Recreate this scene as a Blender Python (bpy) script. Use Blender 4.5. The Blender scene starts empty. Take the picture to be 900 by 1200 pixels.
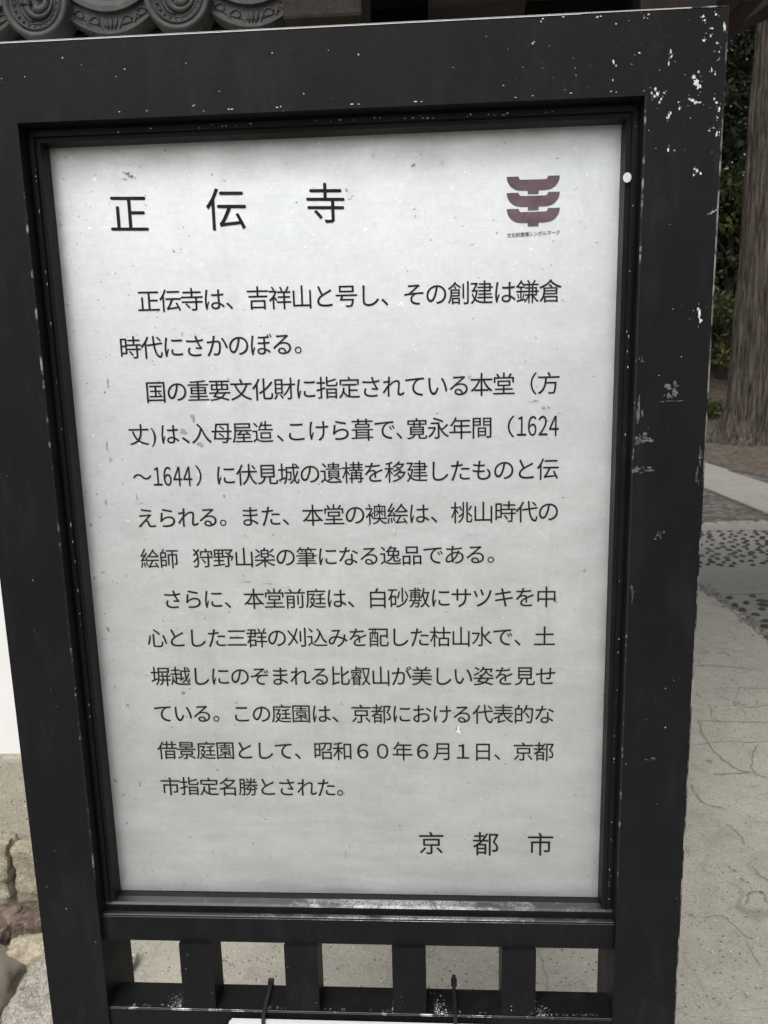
import bpy, bmesh, math, random
from mathutils import Vector, Matrix, noise
random.seed(7)
sc = bpy.context.scene
COL = sc.collection
PI = math.pi

# ------------------------------------------------------------------ camera
CAM = Vector((0.0959, -0.8368, 1.5001))
RX = Vector((0.99831, 0.05307, -0.0236))
RD = Vector((-0.01364, -0.18071, -0.98344))
RF = Vector((-0.05646, 0.9821, -0.17968))
FOC = 880.0
cd = bpy.data.cameras.new('camera')
cam = bpy.data.objects.new('camera', cd)
COL.objects.link(cam)
cam.matrix_world = Matrix(((RX.x, -RD.x, -RF.x, CAM.x), (RX.y, -RD.y, -RF.y, CAM.y),
                           (RX.z, -RD.z, -RF.z, CAM.z), (0, 0, 0, 1)))
cd.sensor_fit = 'VERTICAL'
cd.sensor_height = 24.0
cd.lens = FOC / 1200 * 24.0
cd.clip_start = 0.02
cd.clip_end = 500
cd.dof.use_dof = True
cd.dof.focus_distance = 0.86
cd.dof.aperture_fstop = 10.0
sc.camera = cam

# ------------------------------------------------------------------ light
SUN_EL, SUN_AZ = math.radians(52), math.radians(196)     # azimuth clockwise from +Y; behind the photographer
w = bpy.data.worlds.new("World")
sc.world = w
w.use_nodes = True
nt = w.node_tree
bg = nt.nodes['Background']
sky = nt.nodes.new('ShaderNodeTexSky')
sky.sky_type = 'NISHITA'
sky.sun_disc = False
sky.sun_elevation = SUN_EL
sky.sun_rotation = SUN_AZ
sky.air_density = 1.0
sky.dust_density = 4.0
hs = nt.nodes.new('ShaderNodeHueSaturation')
hs.inputs['Saturation'].default_value = 0.22             # overcast: the blue is grey
nt.links.new(sky.outputs[0], hs.inputs['Color'])
nt.links.new(hs.outputs[0], bg.inputs['Color'])
bg.inputs['Strength'].default_value = 0.12
sd = bpy.data.lights.new('sun', 'SUN')
sd.energy = 1.1
sd.angle = math.radians(35)
sd.color = (1.0, 0.965, 0.91)
so = bpy.data.objects.new('sun', sd)
COL.objects.link(so)
sdir = Vector((math.sin(SUN_AZ) * math.cos(SUN_EL), math.cos(SUN_AZ) * math.cos(SUN_EL), math.sin(SUN_EL)))
so.rotation_euler = sdir.to_track_quat('Z', 'Y').to_euler()
sc.view_settings.view_transform = 'Standard'
sc.view_settings.look = 'None'
sc.view_settings.exposure = 0.35
sc.view_settings.gamma = 1.0
sc.view_settings.use_curve_mapping = False
sc.cycles.max_bounces = 8
sc.cycles.use_denoising = True


# ------------------------------------------------------------------ measuring helpers (photo 900x1200 -> place)
def ray(u, v):
    return RX * ((u - 450) / FOC) + RD * ((v - 600) / FOC) + RF


def at_y(u, v, y):
    r = ray(u, v)
    return CAM + r * ((y - CAM.y) / r.y)


def at_z(u, v, z):
    r = ray(u, v)
    return CAM + r * ((z - CAM.z) / r.z)


# ------------------------------------------------------------------ materials
def srgb(h):
    out = []
    for c in h:
        c = c / 255
        out.append(c / 12.92 if c <= 0.04045 else ((c + 0.055) / 1.055) ** 2.4)
    return (*out, 1)


class Mat:
    def __init__(self, name, rough=0.7, metal=0.0, spec=0.5):
        self.m = bpy.data.materials.new(name)
        self.m.use_nodes = True
        self.t = self.m.node_tree
        self.b = self.t.nodes['Principled BSDF']
        self.b.inputs['Roughness'].default_value = rough
        self.b.inputs['Metallic'].default_value = metal
        self.b.inputs['Specular IOR Level'].default_value = spec
        self.tc = self.t.nodes.new('ShaderNodeTexCoord')

    def n(self, kind, **kw):
        nd = self.t.nodes.new(kind)
        for k, v in kw.items():
            setattr(nd, k, v)
        return nd

    def l(self, a, b):
        self.t.links.new(a, b)

    def coord(self, scale=(1, 1, 1), space='Object', warp=0.0, warp_scale=3.0):
        mp = self.n('ShaderNodeMapping')
        mp.inputs['Scale'].default_value = scale
        src = self.tc.outputs[space]
        if warp:
            nz = self.n('ShaderNodeTexNoise')
            nz.inputs['Scale'].default_value = warp_scale
            nz.inputs['Detail'].default_value = 3
            self.l(src, nz.inputs['Vector'])
            s = self.n('ShaderNodeVectorMath', operation='SUBTRACT')
            s.inputs[1].default_value = (0.5, 0.5, 0.5)
            self.l(nz.outputs['Color'], s.inputs[0])
            m = self.n('ShaderNodeVectorMath', operation='SCALE')
            m.inputs['Scale'].default_value = warp
            self.l(s.outputs[0], m.inputs[0])
            a = self.n('ShaderNodeVectorMath', operation='ADD')
            self.l(src, a.inputs[0])
            self.l(m.outputs[0], a.inputs[1])
            src = a.outputs[0]
        self.l(src, mp.inputs['Vector'])
        return mp.outputs[0]

    def noise(self, scale, detail=4, rough=0.55, vec=None, dist=0.0):
        nz = self.n('ShaderNodeTexNoise')
        nz.inputs['Scale'].default_value = scale
        nz.inputs['Detail'].default_value = detail
        nz.inputs['Roughness'].default_value = rough
        nz.inputs['Distortion'].default_value = dist
        self.l(vec if vec is not None else self.tc.outputs['Object'], nz.inputs['Vector'])
        return nz.outputs['Fac']

    def voro(self, scale, feature='F1', vec=None, rand=1.0):
        v = self.n('ShaderNodeTexVoronoi', feature=feature)
        v.inputs['Scale'].default_value = scale
        v.inputs['Randomness'].default_value = rand
        self.l(vec if vec is not None else self.tc.outputs['Object'], v.inputs['Vector'])
        return v

    def ramp(self, fac, stops, interp='LINEAR'):
        r = self.n('ShaderNodeValToRGB')
        r.color_ramp.interpolation = interp
        e = r.color_ramp.elements
        while len(e) < len(stops):
            e.new(0.5)
        for i, (p, c) in enumerate(stops):
            e[i].position = p
            e[i].color = c if len(c) == 4 else (*c, 1)
        self.l(fac, r.inputs['Fac'])
        return r.outputs['Color']

    def mix(self, fac, a, b, mode='MIX'):
        m = self.n('ShaderNodeMix', data_type='RGBA', blend_type=mode)
        for sock, val in ((m.inputs['Factor'], fac), (m.inputs['A'], a), (m.inputs['B'], b)):
            pass
        ia = [s for s in m.inputs if s.type == 'RGBA']
        f = [s for s in m.inputs if s.type == 'VALUE'][0]
        for sock, val in ((f, fac), (ia[0], a), (ia[1], b)):
            if hasattr(val, 'node'):
                self.l(val, sock)
            else:
                sock.default_value = val
        return [s for s in m.outputs if s.type == 'RGBA'][0]

    def math(self, op, a, b=0.0, clamp=False):
        m = self.n('ShaderNodeMath', operation=op)
        m.use_clamp = clamp
        for sock, val in ((m.inputs[0], a), (m.inputs[1], b)):
            if hasattr(val, 'node'):
                self.l(val, sock)
            else:
                sock.default_value = val
        return m.outputs[0]

    def col(self, c):
        if hasattr(c, 'node'):
            self.l(c, self.b.inputs['Base Color'])
        else:
            self.b.inputs['Base Color'].default_value = c
        return self

    def rough(self, r):
        self.l(r, self.b.inputs['Roughness'])

    def bump(self, h, strength=0.3, dist=0.01):
        bp = self.n('ShaderNodeBump')
        bp.inputs['Strength'].default_value = strength
        bp.inputs['Distance'].default_value = dist
        self.l(h, bp.inputs['Height'])
        self.l(bp.outputs[0], self.b.inputs['Normal'])


def g(v, a=1):
    return (v, v, v, 1)


M = {}


def mat_frame():
    m = Mat('black_frame_paint', 0.46, 0, 0.12)
    n1 = m.noise(6, 5, 0.6)
    base = m.ramp(n1, [(0.3, (0.0068, 0.0072, 0.0083)), (0.75, (0.0112, 0.0115, 0.0127))])
    # faint dusty scuffs and vertical rub marks
    sc_ = m.noise(30, 6, 0.7, m.coord((1, 1, 0.25)))
    scf = m.ramp(sc_, [(0.52, g(0)), (0.8, g(0.45))])
    c = m.mix(scf, base, (0.03, 0.03, 0.03, 1))
    # tiny pale speckles
    v = m.voro(75)
    cell = m.n('ShaderNodeSeparateColor')
    m.l(v.outputs['Color'], cell.inputs[0])
    rare = m.math('GREATER_THAN', cell.outputs[0], 0.965)
    near = m.math('LESS_THAN', v.outputs['Distance'], 0.06)
    sp = m.math('MULTIPLY', rare, near)
    c = m.mix(sp, c, (0.16, 0.16, 0.155, 1))
    m.col(c)
    m.rough(m.ramp(m.noise(9, 5, 0.6), [(0.3, g(0.38)), (0.7, g(0.58))]))
    m.bump(m.math('ADD', m.noise(120, 4, 0.6), m.noise(70, 5, 0.7, m.coord((1, 1, 0.06)))), 0.16, 0.002)
    return m.m


def mat_chip():
    m = Mat('bare_white_primer', 0.7)
    m.col(m.ramp(m.noise(200, 4), [(0.3, (0.5, 0.5, 0.48)), (0.7, (0.8, 0.8, 0.77))]))
    return m.m


def mat_scuff():
    m = Mat('grey_scuff', 0.8)
    m.col(m.ramp(m.noise(160, 4), [(0.35, (0.04, 0.04, 0.042)), (0.7, (0.16, 0.16, 0.16))]))
    return m.m


def mat_edge(lo, hi, scale=60):
    m = Mat('worn_edge', 0.4, 0.3)
    f = m.noise(scale, 5, 0.65)
    m.col(m.ramp(f, [(lo, (0.022, 0.022, 0.024)), (hi, (0.75, 0.75, 0.74))]))
    return m.m


def mat_ledge():
    # bottom bead and ledge: paint worn through to bare aluminium in the middle of its length
    m = Mat('worn_aluminium_ledge', 0.35, 0.0)
    sx = m.n('ShaderNodeSeparateXYZ')
    m.l(m.tc.outputs['Object'], sx.inputs[0])
    px = m.math('ADD', m.math('MULTIPLY', m.math('ABSOLUTE', m.math('SUBTRACT', sx.outputs[0], 0.07)), -1.5), 0.36)
    nz = m.noise(55, 8, 0.75, m.coord((0.5, 1, 1), warp=0.03, warp_scale=30))
    f = m.math('ADD', px, m.math('MULTIPLY', m.math('SUBTRACT', nz, 0.5), 1.3))
    f = m.ramp(f, [(0.12, g(0)), (0.3, g(1))])
    m.col(m.mix(f, (0.02, 0.021, 0.022, 1), m.ramp(m.noise(400, 4, 0.7), [(0.35, g(0.07)), (0.65, g(0.34))])))
    m.l(m.math('MULTIPLY', f, 0.55), m.b.inputs['Metallic'])
    m.bump(nz, 0.3, 0.002)
    return m.m


def mat_panel():
    m = Mat('weathered_white_sign_face', 0.42, 0.0, 0.5)
    K = 1.25
    big = m.noise(4.0, 5, 0.6)
    mid = m.noise(26, 6, 0.65, m.coord((1, 1, 1.4)))
    fine = m.noise(140, 4, 0.6)
    hair = m.noise(9, 5, 0.6, m.coord((3, 1, 60)))
    c = m.ramp(big, [(0.3, (0.725, 0.78, 0.805)), (0.72, (0.845, 0.872, 0.88))])
    c = m.mix(0.22, c, m.ramp(mid, [(0.35, g(0.50)), (0.65, g(0.80))]))
    c = m.mix(0.12, c, m.ramp(fine, [(0.35, g(0.40)), (0.7, g(0.85))]))
    c = m.mix(0.10, c, m.ramp(hair, [(0.35, g(0.40)), (0.7, g(0.85))]))
    sx = m.n('ShaderNodeSeparateXYZ')
    m.l(m.tc.outputs['Object'], sx.inputs[0])

    def specks(scale, thr, size, colr, density, c, stretch=(1, 1, 1)):
        vec = m.coord(stretch, warp=0.012, warp_scale=70)
        v = m.voro(scale, vec=vec)
        sp = m.n('ShaderNodeSeparateColor')
        m.l(v.outputs['Color'], sp.inputs[0])
        rare = m.math('GREATER_THAN', m.math('ADD', sp.outputs[0], density), thr)
        rad = m.math('MULTIPLY', sp.outputs[1], size)
        d = m.math('SUBTRACT', rad, v.outputs['Distance'])
        e = m.math('MULTIPLY', d, 14, clamp=True)
        f = m.math('MULTIPLY', e, rare)
        f = m.math('MULTIPLY', f, m.math('ADD', m.math('MULTIPLY', sp.outputs[2], 0.7), 0.25))
        return m.mix(f, c, colr)

    # grey pitting: thicker toward the left edge and the lower half, white lime spots towards the top
    left = m.math('MULTIPLY', m.math('SUBTRACT', m.math('MULTIPLY', sx.outputs[0], -1.0), 0.12), 1.25)
    left = m.math('MAXIMUM', left, 0.0)
    c = specks(230, 0.945, 0.32, (0.26, 0.27, 0.28, 1), left, c)
    c = specks(95, 0.985, 0.24, (0.24, 0.25, 0.25, 1), m.math('MULTIPLY', left, 0.6), c, (1, 1, 0.8))
    c = specks(48, 0.975, 0.11, (0.28, 0.285, 0.28, 1), m.math('MULTIPLY', left, 0.2), c, (1, 1, 0.7))
    top = m.math('MAXIMUM', m.math('MULTIPLY', m.math('SUBTRACT', sx.outputs[2], 0.12), 0.55), 0.0)
    c = specks(260, 0.93, 0.36, (0.93, 0.94, 0.93, 1), top, c)
    c = specks(110, 0.95, 0.24, (0.93, 0.93, 0.92, 1), m.math('MULTIPLY', top, 0.8), c)
    wp = m.noise(3.2, 7, 0.68, m.coord((0.8, 1, 11), warp=0.04, warp_scale=6))
    lowz = m.math('MULTIPLY', m.math('SUBTRACT', 0.05, sx.outputs[2]), 2.2, clamp=True)
    c = m.mix(m.math('MULTIPLY', lowz, m.ramp(wp, [(0.46, g(0)), (0.62, g(0.5))])), c, (0.58, 0.61, 0.63, 1))
    # vertical drip streaks and faint scratches
    dr = m.noise(24, 6, 0.65, m.coord((1, 1, 0.12), warp=0.02, warp_scale=20))
    c = m.mix(m.ramp(dr, [(0.56, g(0)), (0.74, g(0.30))]), c, (0.52, 0.53, 0.53, 1))
    wv = m.voro(16, 'DISTANCE_TO_EDGE', m.coord((1, 1, 0.5), warp=0.12, warp_scale=9))
    c = m.mix(m.math('MULTIPLY', m.ramp(wv.outputs['Distance'], [(0.0, g(1)), (0.018, g(0))]), m.ramp(m.noise(7, 3), [(0.52, g(0)), (0.66, g(0.28))])), c, (0.95, 0.95, 0.95, 1))
    # smeary grey patches
    sm = m.noise(11, 7, 0.72, m.coord((1, 1, 1.8), warp=0.05, warp_scale=14))
    smf = m.math('MULTIPLY', m.ramp(sm, [(0.60, g(0)), (0.74, g(0.45))]), m.noise(60, 4, 0.7))
    c = m.mix(smf, c, (0.30, 0.31, 0.31, 1))
    # brownish grime just under the top bead
    gr = m.math('MULTIPLY', m.math('SUBTRACT', sx.outputs[2], 0.395), 16, clamp=True)
    gr = m.math('MULTIPLY', gr, m.ramp(m.noise(12, 5, 0.65), [(0.3, g(0)), (0.7, g(0.7))]))
    c = m.mix(gr, c, (0.40, 0.385, 0.34, 1))
    m.col(c)
    m.b.inputs['Metallic'].default_value = 0.86
    m.rough(m.ramp(m.noise(14, 7, 0.7, m.coord((1, 1, 2.2))), [(0.3, g(0.46)), (0.7, g(0.64))]))
    m.bump(m.math('ADD', fine, mid), 0.05, 0.001)
    return m.m


def mat_ink(name, a, b):
    m = Mat(name, 0.7, 0, 0.1)
    sx = m.n('ShaderNodeSeparateXYZ')
    m.l(m.tc.outputs['Object'], sx.inputs[0])
    f = m.noise(45, 5, 0.7)
    m.col(m.ramp(f, [(0.32, a), (0.72, b)]))
    return m.m


def mat_concrete(name, a, b, crack=True):
    m = Mat(name, 0.9, 0, 0.25)
    n1 = m.noise(1.3, 6, 0.6)
    n2 = m.noise(14, 6, 0.7)
    n3 = m.noise(190, 3, 0.6)
    c = m.ramp(n1, [(0.3, a), (0.7, b)])
    c = m.mix(0.32, c, m.ramp(n2, [(0.3, g(0.14)), (0.7, (0.50, 0.48, 0.42, 1))]))
    c = m.mix(0.30, c, m.ramp(n3, [(0.3, g(0.10)), (0.72, (0.62, 0.60, 0.54, 1))]))
    gv = m.voro(150)
    gs = m.n('ShaderNodeSeparateColor')
    m.l(gv.outputs['Color'], gs.inputs[0])
    c = m.mix(m.math('MULTIPLY', m.math('GREATER_THAN', gs.outputs[0], 0.9), m.math('LESS_THAN', gv.outputs['Distance'], 0.42)), c, m.ramp(gs.outputs[1], [(0.0, g(0.07)), (0.5, (0.22, 0.2, 0.16, 1)), (1.0, g(0.62))]))
    st = m.noise(3.2, 7, 0.7, m.coord(warp=0.5, warp_scale=2.0))
    c = m.mix(m.ramp(st, [(0.55, g(0)), (0.72, g(0.45))]), c, (0.15, 0.142, 0.12, 1))
    h = n3
    if crack:
        v = m.voro(2.3, 'DISTANCE_TO_EDGE', m.coord(warp=0.35, warp_scale=2.2))
        ln = m.ramp(v.outputs['Distance'], [(0.0, g(1)), (0.008, g(0))])
        msk = m.ramp(m.noise(0.9, 3, 0.5, m.coord((1.0, 1.0, 1))), [(0.42, g(0)), (0.56, g(0.55))])
        f = m.math('MULTIPLY', ln, msk)
        c = m.mix(f, c, (0.13, 0.12, 0.095, 1))
    m.col(c)
    m.bump(m.math('ADD', m.math('MULTIPLY', n2, 1.0), n3), 0.5, 0.006)
    return m.m


def mat_speckle(name, cols, s1, s2, bump=0.5, dist=0.01, rough=0.92):
    m = Mat(name, rough, 0, 0.25)
    v = m.voro(s1)
    sp = m.n('ShaderNodeSeparateColor')
    m.l(v.outputs['Color'], sp.inputs[0])
    c = m.ramp(sp.outputs[0], [(i / (len(cols) - 1), k) for i, k in enumerate(cols)])
    n = m.noise(s2, 6, 0.65)
    c = m.mix(0.5, c, m.ramp(n, [(0.3, cols[0]), (0.7, cols[-1])]))
    m.col(c)
    m.bump(m.math('ADD', m.math('MULTIPLY', v.outputs['Distance'], -1), n), bump, dist)
    return m.m


def mat_wood(name, a, b, axis=2, scale=14):
    m = Mat(name, 0.75, 0, 0.3)
    s = [1, 1, 1]
    s[axis] = 0.06
    f = m.noise(scale, 6, 0.65, m.coord(tuple(s), warp=0.03, warp_scale=3))
    c = m.ramp(f, [(0.3, a), (0.72, b)])
    gr = m.noise(scale * 6, 4, 0.6, m.coord(tuple(s)))
    c = m.mix(m.ramp(gr, [(0.5, g(0)), (0.7, g(0.5))]), c, (a[0] * 0.5, a[1] * 0.5, a[2] * 0.5, 1))
    m.col(c)
    m.bump(m.math('ADD', f, gr), 0.35, 0.004)
    return m.m


def mat_tile():
    m = Mat('smoked_clay_tile', 0.6, 0.0, 0.45)
    f = m.noise(18, 6, 0.65)
    c = m.ramp(f, [(0.3, (0.028, 0.028, 0.029)), (0.7, (0.07, 0.07, 0.068))])
    li = m.noise(45, 5, 0.7)
    c = m.mix(m.ramp(li, [(0.58, g(0)), (0.75, g(0.5))]), c, (0.15, 0.15, 0.14, 1))
    m.col(c)
    m.bump(m.noise(90, 4), 0.2, 0.002)
    return m.m


def mat_bark(name, a, b):
    m = Mat(name, 0.95, 0, 0.2)
    f = m.noise(24, 8, 0.72, m.coord((1, 1, 0.05), warp=0.10, warp_scale=1.2))
    n2 = m.noise(3, 4, 0.6)
    c = m.ramp(f, [(0.40, a), (0.62, b)])
    c = m.mix(m.ramp(n2, [(0.5, g(0)), (0.75, g(0.45))]), c, (0.105, 0.105, 0.09, 1))
    m.col(c)
    m.bump(f, 0.9, 0.03)
    return m.m


def mat_leaf(name, cols):
    m = Mat(name, 0.55, 0, 0.35)
    oi = m.n('ShaderNodeNewGeometry')
    c = m.ramp(oi.outputs['Random Per Island'], [(i / (len(cols) - 1), k) for i, k in enumerate(cols)])
    m.col(c)
    tr = m.n('ShaderNodeBsdfTranslucent')
    m.l(c, tr.inputs['Color'])
    mx = m.n('ShaderNodeMixShader')
    mx.inputs[0].default_value = 0.25
    m.l(m.b.outputs[0], mx.inputs[1])
    m.l(tr.outputs[0], mx.inputs[2])
    out = [n for n in m.t.nodes if n.type == 'OUTPUT_MATERIAL'][0]
    m.l(mx.outputs[0], out.inputs['Surface'])
    return m.m


M['frame'] = mat_frame()
M['chip'] = mat_chip()
M['scuff'] = mat_scuff()
M['edge_top'] = mat_edge(0.22, 0.40, 25)
M['edge_side'] = mat_edge(0.46, 0.60, 35)
M['edge_rare'] = mat_edge(0.56, 0.72, 45)
M['ledge'] = mat_ledge()
M['panel'] = mat_panel()
M['ink'] = mat_ink('brown_black_lettering', (0.010, 0.0075, 0.008, 1), (0.04, 0.03, 0.032, 1))
M['emblem'] = mat_ink('faded_maroon_print', (0.11, 0.075, 0.092, 1), (0.20, 0.15, 0.168, 1))
M['alu_back'] = Mat('grey_backing', 0.6).col((0.25, 0.25, 0.26, 1)).m
M['plate'] = Mat('white_plastic', 0.4).col((0.74, 0.75, 0.76, 1)).m
M['tie'] = Mat('black_nylon', 0.42).col((0.012, 0.012, 0.013, 1)).m
M['concrete'] = mat_concrete('cracked_concrete', (0.43, 0.405, 0.33), (0.55, 0.52, 0.43))
M['band'] = mat_concrete('smooth_concrete_band', (0.18, 0.17, 0.14), (0.24, 0.225, 0.19), False)
M['bedding'] = mat_concrete('pebble_bedding', (0.175, 0.166, 0.138), (0.235, 0.222, 0.186), False)
M['pebble'] = mat_speckle('dark_pebble', [(0.03, 0.03, 0.027, 1), (0.12, 0.118, 0.105, 1), (0.055, 0.054, 0.047, 1)], 3, 8, 0.1, 0.003, 0.7)
M['crack'] = Mat('crack_dirt', 1.0, 0, 0.1).col((0.27, 0.247, 0.20, 1)).m
M['litter'] = mat_speckle('brown_leaf_dirt', [(0.05, 0.035, 0.025, 1), (0.12, 0.08, 0.055, 1), (0.18, 0.14, 0.10, 1)], 60, 20)
M['soil'] = mat_speckle('forest_soil', [(0.05, 0.038, 0.027, 1), (0.10, 0.075, 0.055, 1), (0.17, 0.13, 0.10, 1), (0.12, 0.11, 0.09, 1)], 14, 1.6, 0.7, 0.03)
M['gravel'] = mat_speckle('grey_gravel', [(0.05, 0.05, 0.048, 1), (0.15, 0.147, 0.138, 1), (0.30, 0.29, 0.275, 1), (0.09, 0.085, 0.078, 1)], 16, 2.2, 0.9, 0.04)
M['duff'] = mat_speckle('brown_duff', [(0.05, 0.04, 0.03, 1), (0.14, 0.115, 0.09, 1), (0.27, 0.24, 0.20, 1), (0.10, 0.08, 0.062, 1)], 18, 2.0, 0.8, 0.04)
M['asphalt'] = mat_speckle('rough_tarmac', [(0.05, 0.048, 0.043, 1), (0.12, 0.115, 0.10, 1), (0.30, 0.285, 0.25, 1), (0.08, 0.076, 0.066, 1)], 20, 2.5, 0.8, 0.02)
M['slab'] = mat_concrete('pale_stone_slab', (0.23, 0.217, 0.183), (0.32, 0.30, 0.26), False)
M['plaster'] = mat_concrete('white_plaster', (0.80, 0.80, 0.79), (0.84, 0.84, 0.83), False)
_pm = Mat('white_lime_plaster', 0.9, 0, 0.2)
_pm.col(_pm.ramp(_pm.noise(3, 6, 0.6), [(0.25, (0.76, 0.76, 0.75)), (0.7, (0.84, 0.84, 0.835))]))
_pm.bump(_pm.noise(40, 4), 0.1, 0.003)
M['plaster'] = _pm.m
M['plinth'] = mat_concrete('buff_plinth_render', (0.36, 0.325, 0.225), (0.47, 0.43, 0.32), False)
M['stone_buff'] = mat_speckle('buff_granite', [(0.17, 0.145, 0.10, 1), (0.34, 0.30, 0.22, 1), (0.46, 0.42, 0.34, 1)], 170, 22, 0.5, 0.005)
M['stone_red'] = mat_speckle('reddish_stone', [(0.055, 0.04, 0.034, 1), (0.12, 0.088, 0.076, 1), (0.28, 0.22, 0.175, 1)], 60, 14, 0.5, 0.006)
M['stone_pale'] = mat_speckle('pale_stone', [(0.24, 0.20, 0.13, 1), (0.42, 0.37, 0.27, 1), (0.54, 0.50, 0.40, 1)], 120, 18, 0.5, 0.006)
M['granite'] = mat_speckle('rough_granite', [(0.16, 0.15, 0.125, 1), (0.38, 0.36, 0.31, 1), (0.60, 0.57, 0.50, 1)], 260, 60, 0.6, 0.005)
M['stone_smooth'] = mat_speckle('smooth_grey_stone', [(0.15, 0.135, 0.105, 1), (0.24, 0.22, 0.18, 1), (0.30, 0.28, 0.23, 1)], 6, 4, 0.25, 0.01)
M['wood'] = mat_wood('weathered_gate_timber', (0.026, 0.021, 0.016), (0.075, 0.062, 0.05))
M['wood_x'] = mat_wood('weathered_gate_beam', (0.03, 0.024, 0.019), (0.085, 0.07, 0.058), 0)
M['wood_dark'] = mat_wood('dark_gate_boards', (0.012, 0.009, 0.008), (0.03, 0.022, 0.019))
M['wood_red'] = mat_wood('reddish_bracket', (0.022, 0.012, 0.011), (0.04, 0.024, 0.021))
M['tile'] = mat_tile()
M['bark'] = mat_bark('cedar_bark', (0.014, 0.011, 0.009), (0.14, 0.12, 0.10))
M['bark_dark'] = mat_bark('dark_bark', (0.025, 0.021, 0.017), (0.085, 0.075, 0.06))
M['leaf_dark'] = mat_leaf('evergreen_leaves', [(0.006, 0.010, 0.004, 1), (0.016, 0.026, 0.009, 1), (0.04, 0.056, 0.018, 1), (0.010, 0.017, 0.006, 1)])
M['leaf_olive'] = mat_leaf('olive_leaves', [(0.04, 0.055, 0.016, 1), (0.11, 0.13, 0.042, 1), (0.19, 0.20, 0.075, 1), (0.06, 0.08, 0.025, 1)])
M['leaf_low'] = mat_leaf('undergrowth_leaves', [(0.03, 0.055, 0.015, 1), (0.07, 0.11, 0.03, 1), (0.12, 0.15, 0.05, 1)])


# ------------------------------------------------------------------ mesh helpers
class MB:
    def __init__(self):
        self.v, self.f, self.mi = [], [], []

    def add(self, vs, fs, mi=0):
        o = len(self.v)
        self.v += [tuple(p) for p in vs]
        for q in fs:
            self.f.append(tuple(o + i for i in q))
            self.mi.append(mi)

    def box(self, x0, x1, y0, y1, z0, z1, mi=0):
        self.add([(x0, y0, z0), (x1, y0, z0), (x1, y1, z0), (x0, y1, z0), (x0, y0, z1), (x1, y0, z1), (x1, y1, z1), (x0, y1, z1)],
                 [(0, 3, 2, 1), (4, 5, 6, 7), (0, 1, 5, 4), (1, 2, 6, 5), (2, 3, 7, 6), (3, 0, 4, 7)], mi)

    def tube(self, pts, rad, n=10, mi=0, cap=True):
        rings = []
        pts = [Vector(p) for p in pts]
        up = Vector((0, 0, 1))
        for i, p in enumerate(pts):
            d = (pts[min(i + 1, len(pts) - 1)] - pts[max(i - 1, 0)]).normalized()
            a = d.cross(up)
            if a.length < 1e-3:
                a = d.cross(Vector((0, 1, 0)))
            a.normalize()
            b = a.cross(d)
            r = rad[i] if isinstance(rad, (list, tuple)) else rad
            rings.append([p + (a * math.cos(2 * PI * k / n) + b * math.sin(2 * PI * k / n)) * r for k in range(n)])
        vs = [q for r in rings for q in r]
        fs = []
        for i in range(len(pts) - 1):
            for k in range(n):
                fs.append((i * n + k, i * n + (k + 1) % n, (i + 1) * n + (k + 1) % n, (i + 1) * n + k))
        if cap:
            fs.append(tuple(range(n - 1, -1, -1)))
            fs.append(tuple(range((len(pts) - 1) * n, len(pts) * n)))
        self.add(vs, fs, mi)

    def prism(self, poly, y0, y1, mi=0):
        """outline in XZ (counter-clockwise seen from -Y) extruded along Y"""
        n = len(poly)
        vs = [(x, y0, z) for x, z in poly] + [(x, y1, z) for x, z in poly]
        fs = [tuple(range(n)), tuple(range(2 * n - 1, n - 1, -1))]
        for i in range(n):
            j = (i + 1) % n
            fs.append((i, i + n, j + n, j))
        self.add(vs, fs, mi)

    def build(self, name, mats, parent=None, smooth=False, bevel=0.0, weld=False):
        me = bpy.data.meshes.new(name)
        me.from_pydata(self.v, [], self.f)
        if not isinstance(mats, (list, tuple)):
            mats = [mats]
        for m in mats:
            me.materials.append(m)
        for p, i in zip(me.polygons, self.mi):
            p.material_index = i
            p.use_smooth = smooth
        bm = bmesh.new()
        bm.from_mesh(me)
        if weld:
            bmesh.ops.remove_doubles(bm, verts=bm.verts, dist=1e-5)
        if bevel:
            es = [e for e in bm.edges if len(e.link_faces) == 2 and e.calc_face_angle(0) > 0.6]
            bmesh.ops.bevel(bm, geom=es, offset=bevel, segments=2, profile=0.6, affect='EDGES', clamp_overlap=True)
        bmesh.ops.recalc_face_normals(bm, faces=bm.faces)
        bm.to_mesh(me)
        bm.free()
        o = bpy.data.objects.new(name, me)
        COL.objects.link(o)
        if parent:
            o.parent = parent
            o.matrix_parent_inverse = Matrix.Translation(-parent.location) if False else Matrix()
        return o


def tag(o, label=None, cat=None, group=None, kind=None):
    if label:
        o['label'] = label
    if cat:
        o['category'] = cat
    if group:
        o['group'] = group
    if kind:
        o['kind'] = kind
    return o


def thing(name, label, cat, loc=(0, 0, 0), group=None):
    o = bpy.data.objects.new(name, None)
    COL.objects.link(o)
    o.location = loc
    o.empty_display_size = 0.1
    return tag(o, label, cat, group)


def copy_tree(o, parent=None):
    c = o.copy()
    COL.objects.link(c)
    c.parent = parent
    for ch in list(o.children):
        copy_tree(ch, c)
    return c


def sheet(name, outline, z, m, res=None):
    b = MB()
    b.add([(x, y, z) for x, y in outline], [tuple(range(len(outline)))])
    o = b.build(name, m)
    if o.data.polygons[0].normal.z < 0:
        o.data.flip_normals()
    tag(o, kind='structure')
    return o


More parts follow.
